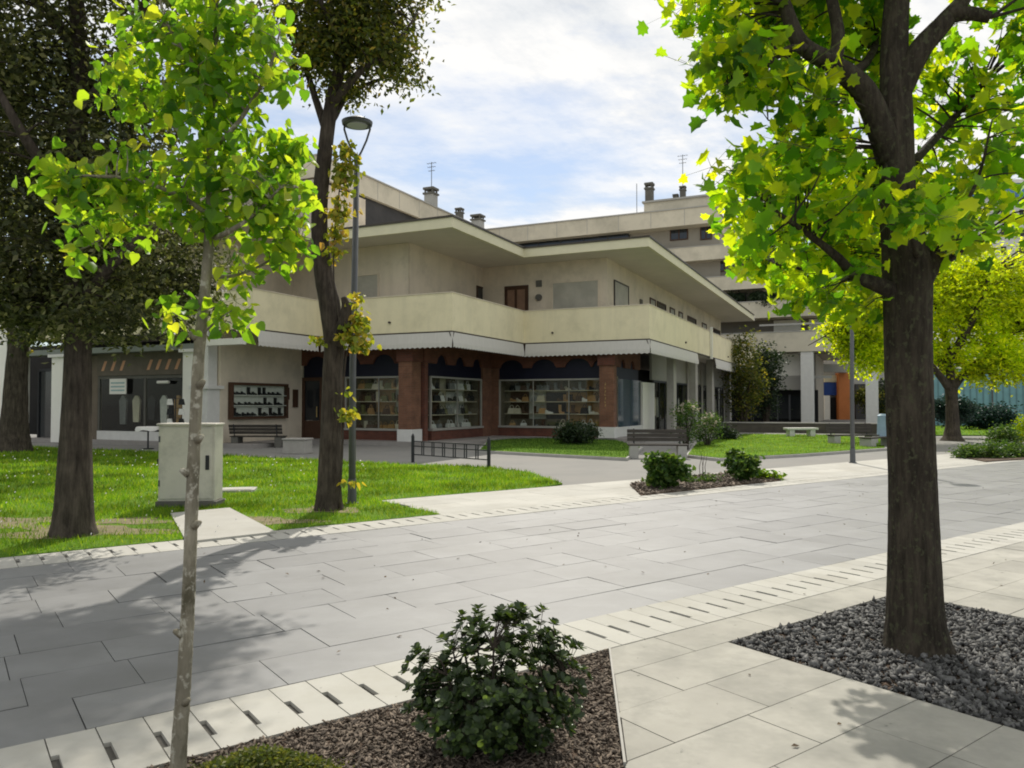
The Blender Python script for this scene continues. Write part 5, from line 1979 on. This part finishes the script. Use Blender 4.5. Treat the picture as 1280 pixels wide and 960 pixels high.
for pts, r0 in (([(261, 300, YS), (285, 290, YS - .1), (318, 268, YS - .15), (350, 235, YS - .2)], .014),
                ([(258, 345, YS), (290, 345, YS + .05), (330, 330, YS + .1), (372, 300, YS + .1)], .010),
                ([(262, 270, YS), (225, 245, YS - .1), (170, 225, YS - .2), (110, 220, YS - .25), (70, 222, YS - .25)], .012),
                ([(262, 290, YS), (215, 280, YS + .1), (150, 290, YS + .1), (100, 312, YS + .1)], .010),
                ([(263, 210, YS), (230, 170, YS + .1), (180, 130, YS + .15), (140, 110, YS + .15)], .011),
                ([(263, 190, YS), (300, 150, YS - .1), (335, 90, YS - .15), (350, 40, YS - .2)], .012),
                ([(266, 120, YS), (235, 70, YS - .1), (205, 20, YS - .1), (195, -40, YS)], .010),
                ([(268, 90, YS), (300, 40, YS + .1), (330, -10, YS + .2)], .009),
                ([(262, 250, YS), (300, 215, YS + .15), (350, 190, YS + .25), (385, 175, YS + .25)], .010),
                ([(250, 430, YS), (235, 405, YS - .06), (215, 390, YS - .1)], .006),
                ([(251, 420, YS), (272, 400, YS - .05), (290, 388, YS - .06)], .006)):
    limb(mb, sk, pts, [r0, r0 * .8, r0 * .55, r0 * .3], 7, 0, .05, 5)
blobs = [bl(285, 30, YS, 75, 45, .2), bl(205, 45, YS - .05, 55, 42, .18), bl(160, 120, YS + .1, 55, 45, .15), bl(265, 115, YS, 75, 50, .2), bl(335, 85, YS - .1, 45, 55, .16), bl(105, 232, YS - .22, 48, 26, .12), bl(180, 225, YS - .1, 55, 45, .18),
         bl(275, 205, YS, 75, 55, .22), bl(350, 205, YS + .15, 45, 50, .15), bl(355, 285, YS + .1, 38, 45, .14), bl(245, 265, YS, 65, 38, .2), bl(135, 290, YS + .1, 48, 30, .12), bl(98, 318, YS + .1, 17, 12, .06, .9), bl(330, 245, YS - .15, 50, 45, .15), bl(315, 335, YS + .05, 45, 20, .1, .5),
         bl(222, 392, YS - .08, 22, 22, .08, .8), bl(292, 392, YS - .05, 22, 20, .08, .9), bl(75, 222, YS - .25, 22, 20, .08), bl(140, 260, YS, 40, 30, .1, .5)]
hi = [bl(270, -80, YS, 110, 60, .35), bl(290, -190, YS, 80, 60, .3)]
C = blob_points(blobs, 410)
Ch = blob_points(hi, 60)
twigs(mb, sk, C, .0045, .0012, frac=.85)
under(mb.build('trunk', M['bark_pale'], smooth=True), tr)
P = np.concatenate([spread(C, 7, .048, .8), spread(Ch, 6, .07, .8)])
under(leaf_cloud('crown', P, .049, LINDEN, M['leaf_linden'], None, .7, .7, var=.42), tr)
under(stalks('leaf_stalks', np.repeat(C, 7, 0), P[:len(C) * 7], .0009, M['stalk']), tr)

# ---- dark evergreen tree by the lawn edge -------------------------
p = gp(92, 672)
Y1 = p.y
tr = root_at(p, 'evergreen_tree', 'dark dense evergreen tree with straight trunk at the left front edge of the lawn', 'tree')
mb, sk = MB(), []
limb(mb, sk, [Vector((p.x, p.y, -.03)), at(92, 655, Y1), at(93, 620, Y1), at(95, 540, Y1), at(97, 450, Y1), at(97, 380, Y1), at(90, 250, Y1), at(100, 80, Y1), at(85, -120, Y1), at(95, -260, Y1)], [.29, .235, .205, .172, .150, .145, .13, .10, .07, .02], 30, 9, .03)
for pts in ([(95, 390, Y1), (140, 330, Y1 - .3), (200, 270, Y1 - .5), (240, 180, Y1 - .6)], [(97, 400, Y1), (40, 340, Y1 + .3), (-30, 290, Y1 + .3)], [(92, 300, Y1), (150, 200, Y1 + .8), (190, 80, Y1 + 1.0)], [(92, 260, Y1), (30, 170, Y1 - .9), (-30, 60, Y1 - 1.0)], [(95, 150, Y1), (160, 60, Y1 - .5), (200, -60, Y1 - .5)], [(95, 60, Y1), (20, -40, Y1 + .5), (-20, -140, Y1 + .5)], [(96, 380, Y1), (150, 385, Y1 + .9), (210, 390, Y1 + 1.5)]):
    limb(mb, sk, pts, [.09, .065, .045, .015], 9)
blobs = [bl(60, 300, Y1, 120, 80, 1.0), bl(170, 330, Y1 + .5, 80, 75, .8), bl(215, 385, Y1 + 1.0, 62, 42, .5), bl(40, 380, Y1 + .2, 90, 42, .8), bl(130, 220, Y1, 100, 80, 1.0), bl(0, 200, Y1, 110, 90, 1.0), bl(60, 90, Y1, 110, 80, 1.0), bl(-40, 60, Y1, 110, 100, 1.0), bl(170, 130, Y1 + .5, 70, 70, .7), bl(130, 395, Y1 - .2, 70, 30, .6), bl(250, 320, Y1 + 1.0, 40, 60, .5, .6), bl(-60, 330, Y1, 80, 90, .8)]
hi = [bl(90, -60, Y1, 130, 90, 1.2), bl(-20, -100, Y1, 110, 90, 1.1), bl(70, -200, Y1, 120, 90, 1.0), bl(190, -60, Y1 - .8, 110, 80, 1.2), bl(100, -120, Y1 - 1.4, 130, 80, 1.2), bl(150, -190, Y1 - .4, 120, 70, 1.2), bl(-120, 100, Y1, 80, 140, 1.0), bl(-120, -60, Y1, 90, 110, 1.0)]  # out-of-view upper crown, enlarged to deepen the shade on the road
C = blob_points(blobs, 1650, 2.2)
Ch = blob_points(hi, 1300, 1.8)
twigs(mb, sk, C, .016, .004, frac=.2)
under(mb.build('trunk', M['bark_dark'], smooth=True), tr)
P = np.concatenate([spread(C, 26, .15, .8), spread(Ch, 20, .2, .8)])
under(leaf_cloud('crown', P, .082, SMALL, M['leaf_oak'], None, .3, .8), tr)

# ---- leaning tree with vine, beside the lamp ----------------------
p = gp(411, 640)
Y2 = p.y
tr = root_at(p, 'lime_tree', 'leaning tree with pollarded stub and high olive crown, standing beside the street lamp', 'tree')
mb, sk = MB(), []
limb(mb, sk, [Vector((p.x, p.y, -.03)), at(411, 628, Y2), at(412, 600, Y2), at(414, 540, Y2), at(416, 470, Y2), at(418, 430, Y2), at(412, 380, Y2), at(404, 340, Y2), at(399, 270, Y2), at(406, 190, Y2), at(416, 120, Y2), at(430, 60, Y2), at(440, -30, Y2), at(430, -160, Y2)], [.25, .20, .17, .153, .146, .15, .155, .135, .118, .11, .10, .08, .06, .02], 28, 9, .04)
limb(mb, sk, [(420, 430, Y2 - .05), (430, 405, Y2 - .12), (433, 385, Y2 - .14), (430, 372, Y2 - .12)], [.12, .10, .075, .045], 14, 5)
for pts in ([(410, 170, Y2), (390, 110, Y2 + .2), (372, 50, Y2 + .3), (350, -30, Y2 + .3)], [(416, 130, Y2), (450, 90, Y2 - .3), (490, 60, Y2 - .4), (520, 20, Y2 - .4)], [(414, 150, Y2), (440, 115, Y2 + .4), (500, 90, Y2 + .6)], [(430, 60, Y2), (400, 0, Y2 - .5), (380, -60, Y2 - .5)]):
    limb(mb, sk, pts, [.07, .05, .035, .012], 9)
blobs = [bl(440, 50, Y2, 78, 52, .8), bl(485, 70, Y2 - .3, 42, 42, .5), bl(400, 70, Y2 + .2, 42, 42, .5), bl(450, 10, Y2, 85, 50, .9), bl(512, 95, Y2 - .2, 24, 18, .3, .6), bl(370, 20, Y2, 40, 50, .5, .7), bl(425, 108, Y2, 40, 14, .4, .5)]
hi = [bl(445, -70, Y2, 100, 70, 1.3), bl(430, -150, Y2, 90, 60, 1.2), bl(350, -70, Y2, 75, 70, 1.1), bl(510, -50, Y2, 55, 60, .8)]  # unseen crown top, widened to cast more shadow on the paving
C = blob_points(blobs, 520, 2.0)
Ch = blob_points(hi, 520, 2.0)
twigs(mb, sk, C, .014, .003, frac=.35)
under(mb.build('trunk', M['bark_dark'], smooth=True), tr)
P = np.concatenate([spread(C, 22, .14, .8), spread(Ch, 16, .2, .8)])
under(leaf_cloud('crown', P, .085, SMALL, M['leaf_olive'], None, .5, .8), tr)

vn = root_at(p, 'climbing_vine', 'yellowing climbing vine hanging along the lamp side of the leaning tree', 'vine')
mb, sk = MB(), []
limb(mb, sk, [(424, 635, Y2 - .12), (428, 560, Y2 - .2), (429, 500, Y2 - .2), (432, 450, Y2 - .22), (440, 420, Y2 - .22), (446, 385, Y2 - .2)], [.018, .016, .015, .014, .01, .005], 7)
limb(mb, sk, [(428, 420, Y2 - .2), (418, 360, Y2 - .2), (418, 300, Y2 - .15), (424, 240, Y2 - .1), (430, 190, Y2 - .1)], [.012, .012, .011, .01, .005], 7)
blobs = [bl(428, 235, Y2 - .1, 18, 42, .18), bl(432, 200, Y2 - .1, 20, 22, .15), bl(418, 285, Y2 - .15, 18, 34, .15, .9), bl(413, 315, Y2 - .15, 14, 14, .12, .7), bl(443, 418, Y2 - .2, 19, 26, .15, 1.2), bl(446, 388, Y2 - .2, 12, 22, .12, 1.0), bl(452, 428, Y2 - .2, 15, 12, .1, .8), bl(398, 428, Y2 - .2, 8, 9, .08, .7), bl(435, 515, Y2 - .2, 10, 12, .08, .6), bl(436, 470, Y2 - .2, 6, 24, .06, .4), bl(437, 603, Y2 - .2, 7, 5, .06, .4)]
C = blob_points(blobs, 115, 2.2)
twigs(mb, sk, C, .005, .002, frac=.6)
under(mb.build('stem', M['bark_dark'], smooth=True), vn)
under(leaf_cloud('foliage', spread(C, 7, .06), .085, LINDEN, M['leaf_vine'], None, .7, .6), vn)

# ---- second evergreen, standing behind the first --------------------
p = at(90, 590, 19.0); p.z = 0
tr = root_at(p, 'evergreen_tree', 'second evergreen tree, deeper in the lawn and hidden behind the trunk of the first', 'tree')
mb, sk = MB(), []
Yb = 19.0
limb(mb, sk, [Vector((p.x, p.y, -.03)), at(90, 570, Yb), at(91, 500, Yb), at(93, 400, Yb), at(92, 250, Yb), at(95, 100, Yb)], [.30, .24, .21, .19, .13, .04], 20, 7, .04)
blobs = [bl(110, 330, Yb, 130, 85, 2.4), bl(190, 370, Yb, 70, 50, 1.6), bl(60, 240, Yb, 130, 90, 2.4), bl(150, 230, Yb, 100, 80, 2.0), bl(80, 140, Yb, 110, 80, 2.0), bl(30, 370, Yb, 70, 45, 1.5)]
C = blob_points(blobs, 430, 1.9)
twigs(mb, sk, C, .03, .006, frac=.2)
under(mb.build('trunk', M['bark_dark'], smooth=True), tr)
under(leaf_cloud('crown', spread(C, 20, .28), .13, SMALL, M['leaf_oak'], None, .3, .8), tr)

# ---- big old tree at the far left ---------------------------------
p = at(16, 553, 25.5); p.z = 0
Y0 = p.y
tr = root_at(p, 'old_tree', 'stout grey trunked tree in shade at the far left edge before the shops', 'tree')
mb, sk = MB(), []
limb(mb, sk, [Vector((p.x, p.y, -.05)), at(16, 545, Y0), at(18, 520, Y0), at(20, 470, Y0), at(24, 420, Y0), at(30, 340, Y0), at(20, 220, Y0)], [.62, .48, .40, .34, .30, .25, .06], 24, 8, .05)
for pts in ([(22, 440, Y0), (60, 390, Y0 - .5), (100, 350, Y0 - .5)], [(24, 420, Y0), (-30, 360, Y0), (-60, 320, Y0)]):
    limb(mb, sk, pts, [.2, .12, .04], 10)
blobs = [bl(30, 330, Y0, 110, 80, 2.5), bl(90, 380, Y0 - .5, 60, 45, 1.4), bl(-40, 370, Y0, 80, 55, 2.0), bl(20, 230, Y0, 110, 90, 2.6), bl(55, 415, Y0 - .6, 30, 22, .8, .7)]
C = blob_points(blobs, 420, 1.9)
under(mb.build('trunk', M['bark_dark'], smooth=True), tr)
under(leaf_cloud('crown', spread(C, 22, .35), .17, SMALL, M['leaf_olive'], None, .3, .8), tr)

# ---- yellow-green tree beyond the street on the right --------------
p = gp(1191, 551)
YY = p.y
tr = root_at(p, 'yellow_green_tree', 'spreading yellow-green tree behind the maple, before the teal hoarding', 'tree')
mb, sk = MB(), []
limb(mb, sk, [Vector((p.x, p.y, -.05)), at(1191, 545, YY), at(1191, 530, YY), at(1190, 500, YY), at(1189, 485, YY)], [.55, .36, .27, .24, .26], 20, 7, .04)
for pts in ([(1189, 488, YY), (1175, 470, YY - .4), (1150, 440, YY - 1), (1110, 400, YY - 1.2), (1070, 400, YY - 1.5), (1010, 432, YY - 1.6)], [(1190, 486, YY), (1205, 468, YY + .3), (1235, 440, YY + .6), (1270, 410, YY + .8)], [(1189, 486, YY), (1185, 440, YY), (1170, 370, YY), (1180, 310, YY)], [(1187, 450, YY), (1215, 400, YY - .8), (1240, 340, YY - 1)], [(1180, 460, YY), (1160, 420, YY + 1), (1120, 350, YY + 1.5)]):
    limb(mb, sk, pts, [.2, .15, .10, .07, .04, .015][:len(pts)], 9)
blobs = [bl(1190, 360, YY, 85, 65, 2.6), bl(1120, 385, YY - .5, 65, 50, 2.0), bl(1250, 385, YY + .2, 70, 65, 2.2), bl(1075, 405, YY - 1, 40, 45, 1.3, 2.2), bl(1085, 440, YY - .8, 32, 30, 1.0, 1.8), bl(1240, 450, YY, 55, 32, 1.5), bl(1045, 408, YY - 1.4, 25, 18, .7, .6), bl(1020, 425, YY - 1.6, 20, 10, .4, .5), bl(1170, 440, YY, 45, 28, 1.3, .7), bl(1300, 360, YY, 50, 70, 2.0), bl(1290, 460, YY, 30, 25, 1.0)]
C = blob_points(blobs, 1900, 2.0)
twigs(mb, sk, C, .03, .008, frac=.3)
under(mb.build('trunk', M['bark_dark'], smooth=True), tr)
under(leaf_cloud('crown', spread(C, 24, .26, .7), .19, SMALL, M['leaf_yellow'], None, .4, .8), tr)


def bush(p, rx, rz, name, label, mat, n=120, per=14, leaf=.07, tmpl=SMALL, cat='bush', group=None, sp=None, z0=0.0, stems=7, ry=None, tilt=.6):
    o = empty(name, (p.x, p.y, z0), 0, label, cat, group)
    mb, sk = MB(), []
    c = Vector((p.x, p.y, z0))
    for i in range(stems):
        a = 2 * PI * i / stems + random.random()
        e = c + Vector((math.cos(a) * rx * .6, math.sin(a) * rx * .6, rz * random.uniform(.8, 1.3)))
        limb(mb, sk, [c + Vector((math.cos(a) * .04, math.sin(a) * .04, -.01)), (c + e) / 2 + Vector((0, 0, .1 * rz)), e], [.02 * rz / .5, .012 * rz / .5, .005], 6)
    blobs = [(c + Vector((0, 0, rz)), (rx * .85, (ry or rx) * .85, rz * .85), 1.0)]
    for i in range(7):
        a = 2 * PI * i / 7 + random.random()
        r = rx * random.uniform(.3, .42)
        blobs.append((c + Vector((math.cos(a) * rx * .62, math.sin(a) * (ry or rx) * .62, rz * random.uniform(.5, 1.6))), (r, r, r * .9), 1.0))
    C = blob_points(blobs, n, 3.0)
    C[:, 2] = np.maximum(C[:, 2], z0 + .03)
    twigs(mb, sk, C, .008, .002, frac=.5)
    w1 = mb.build('stems', M['bark_dark']); w1.parent = o; w1.matrix_parent_inverse = Matrix.Translation(o.location).inverted()
    f1 = leaf_cloud('foliage', spread(C, per, sp or rx * .1), leaf, tmpl, mat, None, -.2, tilt)
    f1.parent = o; f1.matrix_parent_inverse = Matrix.Translation(o.location).inverted()
    return o, C


# ---- glossy shrub in the near bed: rosettes of rounded leaves -------
cS = gp(617, 938)
o = empty('evergreen_shrub', (cS.x, cS.y, 0), 0, 'dark glossy shrub with rosettes of small round leaves in the near bark bed', 'shrub')
mb, sk = MB(), []
k = cS.y / F_PX
for i in range(15):
    a = 2 * PI * i / 15 + random.random() * .4
    rr = random.uniform(.10, .34)
    e = Vector((cS.x + math.cos(a) * rr, cS.y + math.sin(a) * rr * .8, random.uniform(.35, .58) - rr * .25))
    b0 = Vector((cS.x + math.cos(a) * .03, cS.y + math.sin(a) * .03, -.01))
    limb(mb, sk, [b0, (b0 + e) / 2 + Vector((math.cos(a) * .03, math.sin(a) * .03, .03)), e], [.011, .008, .004], 6)
blobs = [bl(620, 850, cS.y, 95, 85, .34), bl(655, 795, cS.y, 45, 40, .16), bl(590, 800, cS.y, 40, 38, .16), bl(535, 838, cS.y - .1, 32, 38, .12), bl(552, 865, cS.y - .15, 45, 35, .15), bl(700, 830, cS.y - .05, 34, 35, .13), bl(690, 875, cS.y - .15, 40, 40, .16), bl(600, 900, cS.y - .25, 75, 42, .15, 1.4), bl(620, 890, cS.y, 85, 50, .25, 1.3), bl(632, 772, cS.y, 22, 14, .08), bl(725, 838, cS.y, 14, 10, .06), bl(690, 800, cS.y + .05, 20, 12, .06), bl(525, 880, cS.y - .15, 18, 14, .08)]
C = blob_points(blobs, 760, 2.3)
C[:, 2] = np.maximum(C[:, 2], .05)
twigs(mb, sk, C, .004, .0015, frac=.8)
w1 = mb.build('stems', M['bark_dark']); under(w1, o)
nr = 9
P = np.repeat(C, nr, 0)
ctr = np.array([cS.x, cS.y, .25])
axis = norm(np.repeat(C - ctr, nr, 0) * np.array([1, 1, .8]) + np.array([0, 0, .35]))
ang = np.tile(np.arange(nr) * 2.4, len(C)) + np.repeat(rng.uniform(0, 6, len(C)), nr)
t1 = norm(np.cross(axis, np.array([.3, .2, 1.0])))
t2 = np.cross(axis, t1)
lift_ = np.tile(np.linspace(.1, .9, nr), len(C))[:, None]
X = norm((t1 * np.cos(ang)[:, None] + t2 * np.sin(ang)[:, None]) + axis * lift_ + rng.normal(size=P.shape) * .12)
Z = norm(axis - X * (axis * X).sum(1)[:, None] + rng.normal(size=P.shape) * .1)
Yv = np.cross(Z, X)
s = .040 * rng.uniform(.6, 1.15, len(P))
T, F_ = ROUND
V = (T[None, :, 0, None] * X[:, None] + T[None, :, 1, None] * Yv[:, None] * 1.15 + T[None, :, 2, None] * Z[:, None]) * s[:, None, None] + P[:, None]
under(shaped_np('foliage', V, F_, M['leaf_shrub'], None), o)

# low ground plant at the foot of the sapling
o = empty('ground_plant', (gp(335, 958).x, gp(335, 958).y, 0), 0, 'low mat of fine green shoots at the foot of the young tree', 'plant')
n = 5200
cc = gp(333, 975)
Pg = np.stack([rng.normal(cc.x, .185, n), rng.normal(cc.y - .05, .10, n)], 1)
okp = np.array([(to_st(q)[1] < 3.62) for q in Pg])
Pg = Pg[okp]
n = len(Pg)
hgt = .115 * np.exp(-(((Pg[:, 0] - cc.x) / .27) ** 2 + ((Pg[:, 1] - cc.y + .05) / .17) ** 2)) * rng.uniform(.5, 1.25, n) + .01
P = np.stack([Pg[:, 0], Pg[:, 1], hgt], 1)
under(leaf_cloud('foliage', P, .022, SMALL, leaf_mat('fine_shoots', [(0, (.05, .075, .015)), (.6, (.10, .13, .025)), (1, (.20, .20, .06))], (1.6, 1.5, .6), .4, .6), None, -.5, .4), o)

# ---- bushes across the street -------------------------------------
p = gp(833, 613)
bush(p, .40, .36, 'leafy_bush', 'round mid-green bush at the bark end of the bed across the street', M['leaf_bush'], 150, 16, .085, LINDEN, sp=.06)
p = gp(929, 604)
bush(p, .33, .33, 'leafy_bush', 'smaller round green bush at the grassy end of the bed across the street', M['leaf_bush'], 120, 16, .075, LINDEN, sp=.05)
p = gp(875, 606)
o, C = bush(p, .42, .10, 'low_plants', 'straggly low plants growing between the two bushes across the street', M['leaf_bush'], 70, 8, .06, SMALL, cat='plant', sp=.06, ry=.2)
mb = MB()
for i in range(4):
    x = p.x + random.uniform(-.15, .15)
    mb.tube([(x, p.y, 0), (x + random.uniform(-.05, .05), p.y, .35), (x + random.uniform(-.12, .12), p.y, .62)], [.008, .006, .003], 5)
under(mb.build('bare_stem', M['bark_dark']), o)
p = gp(955, 601)
bush(p, .40, .07, 'grass_clump', 'flat tuft of bright grass at the right tip of the bed across the street', M['grass'], 90, 10, .09, SMALL, cat='grass tuft', sp=.05, stems=4, ry=.15)
p = gp(720, 558)
bush(p, .85, .48, 'dark_bush', 'rounded dark bush in the shaded lawn before the wide shop window', M['leaf_dark'], 260, 16, .10, SMALL, sp=.12)
p = gp(905, 552)
bush(p, .55, .34, 'dark_bush', 'low dark bush at the left corner of the sunlit lawn, beside the roses', M['leaf_dark'], 140, 14, .10, SMALL, sp=.1)


def rose(p, rx, h, label):
    o, C = bush(p, rx, h / 2, 'rose_bush', label, M['leaf_bush'], 190, 8, .085, SMALL, cat='rose bush', sp=.12)
    top = C[np.argsort(-C[:, 2] - rng.random(len(C)) * 2.5)][:30]
    V = []
    ang = np.linspace(0, 2 * PI, 9)[:-1]
    Pp = np.repeat(top + rng.normal(size=top.shape) * .05, 6, 0)
    f = leaf_cloud('blossom', Pp + rng.normal(size=Pp.shape) * .025, .085, ROUND, M['petal'], None, -.3, .8)
    under(f, o)


p = gp(858, 562); rose(p, .45, 1.9, 'tall rose bush with pale blooms, nearest the front grey column')
p = gp(884, 560); rose(p, .55, 1.4, 'broad rose bush with pale pink blooms, right of the taller one')
# climber and tree tops beside the end of the balcony
p = at(930, 540, 51); p.z = 0
bush(p, 1.35, 3.5, 'tall_shrub', 'tall brownish green shrub rising past the far end of the cream balcony', M['leaf_olive'], 300, 16, .2, SMALL, cat='tall shrub', sp=.35, stems=6)
p = at(958, 540, 56); p.z = 0
bush(p, 1.2, 3.3, 'tall_shrub', 'slimmer dark shrub at the corner of the apartment arcade', M['leaf_dark'], 260, 16, .22, SMALL, cat='tall shrub', sp=.3, stems=5)

# right-hand bed and plants along the hoarding
p = gp(1262, 574)
bed = [g2(1199, 573), g2(1232, 579), g2(1330, 573), g2(1330, 560), g2(1215, 562)]
sheet('planting_bed', bed, 0, .06, M['soil'])
bush(gp(1228, 574), .75, .17, 'ground_cover', 'low bright green ground cover at the front of the right-hand bed', M['leaf_bush'], 220, 14, .09, SMALL, cat='plant', sp=.1, ry=.4)
bush(gp(1275, 573), .8, .17, 'ground_cover', 'low green ground cover running out of the picture at the right edge', M['leaf_bush'], 220, 14, .09, SMALL, cat='plant', sp=.1, ry=.4)
bush(gp(1255, 566), .48, .52, 'leafy_bush', 'loose upright green bush standing in the right-hand bed', M['leaf_bush'], 150, 12, .10, SMALL, sp=.12)
bush(gp(1290, 560), .55, .7, 'leafy_bush', 'yellow-green bush cut by the right edge of the picture', M['leaf_yellow'], 160, 12, .10, SMALL, sp=.12)
p = at(1190, 545, YY + 3.0); p.z = .6
bush(p, 1.05, .75, 'dark_bush', 'round bluish dark clump of shaded foliage behind the trunk of the yellow-green tree', M['leaf_teal'], 300, 16, .14, SMALL, sp=.16, z0=.55)  # leaves coloured dark to paint the shade under the tree
for (u_, v_, Y_, rx, rz, lab, mt) in ((1092, 545, 74, 1.7, 1.9, 'dark bushy tree left of the maple trunk, before the far shops', M['leaf_olive']), (1232, 545, 47, 1.6, .8, 'grey-green bush at the foot of the hoarding', M['leaf_teal']), (1130, 545, 64, 2.2, 2.6, 'dark tree in the gap right of the far shops, behind the maple', M['leaf_dark'])):
    p = at(u_, v_, Y_); p.z = 0
    bush(p, rx, rz, 'background_bush', lab, mt, 320, 16, .22, SMALL, cat='bush', sp=rx * .13)

# terrace planting on the apartment building
def on_apt(u, b, z):
    a = ap.a(u, b)
    x, y = ap.w(a, b)
    return Vector((x, y, z))


tl = [(956, 8.9, 1.0, .55, .4, 'wide dark planter shrub at the left end of the lower long terrace'), (1024, 8.9, 1.1, .6, .4, 'dark planter shrub right of the small palm on the terrace'), (1050, 8.9, 1.2, .9, .6, 'largest dark planter shrub at the right of the palm terrace')]
for (u_, z_, rx, rz, sp_, lab) in tl:
    p = on_apt(u_, -.2, z_)
    bush(p, rx, rz, 'terrace_shrub', lab, M['leaf_dark'], 130, 14, .2, SMALL, cat='planter shrub', group='shrubs on the apartment terraces', z0=z_ + .9, sp=.18)
for (u_, lab) in ((921, 'small dark shrub, leftmost on the second terrace'), (948, 'rounded dark shrub in the middle of the second terrace'), (969, 'dark shrub on the second terrace beside the maple leaves')):
    p = on_apt(u_, .2, 12)
    bush(p, .75, .45, 'terrace_shrub', lab, M['leaf_dark'], 90, 14, .2, SMALL, cat='planter shrub', group='shrubs on the apartment terraces', z0=9.9 if False else 12.2 - 2.0 + .25, sp=.16)
# the small palm
p = on_apt(992, -.3, 9.0)
o = empty('palm', (p.x, p.y, 9.0), 0, 'small fan of palm fronds on a dark stem, standing on the lower long terrace', 'palm')
mb = MB(); mb.tube([(0, 0, 0), (.03, 0, 1.2), (0, 0, 2.5)], [.17, .15, .17], 12, True, .1); mb.build('trunk', M['bark_dark'], o)
mb = MB()
for i in range(22):
    a = random.random() * 6.28
    el = random.uniform(-.3, 1.1)
    L = random.uniform(.9, 1.3)
    pr = None
    for k in range(6):
        t = k / 5
        r = L * t * math.cos(el * (1 - t * .4))
        c_ = Vector((math.cos(a) * r, math.sin(a) * r, 2.5 + L * t * math.sin(el) - .55 * t * t))
        wd = .16 * math.sin(PI * (.15 + .85 * t)) + .01
        sd_ = Vector((-math.sin(a), math.cos(a), 0)) * wd
        cur = (c_ - sd_, c_ + sd_)
        if pr:
            mb.quad([pr[0], pr[1], cur[1], cur[0]])
        pr = cur
mb.build('fronds', M['leaf_dark'], o)

# small leaf litter on the pavement
n = 150
st_ = np.stack([rng.uniform(1.5, 16, n), rng.uniform(-.5, 8.6, n)], 1)
st_ = st_[~((st_[:, 0] > PIT[0] - .1) & (st_[:, 0] < PIT[1] + .1) & (st_[:, 1] > PIT[2] - .1) & (st_[:, 1] < PIT[3] + .1))]
P = np.stack([st_[:, 0] * RS[0] + st_[:, 1] * RT[0], st_[:, 0] * RS[1] + st_[:, 1] * RT[1], np.full(len(st_), .036)], 1)
o = leaf_cloud('leaf_litter', P, .035, SMALL, surf('dry_leaf', (.10, .07, .04), .4, 20, .9, 0, isl=.5), None, 0, 3.0)
tag(o, 'scattered dry leaf bits lying on the paving', 'leaf litter', kind='stuff')
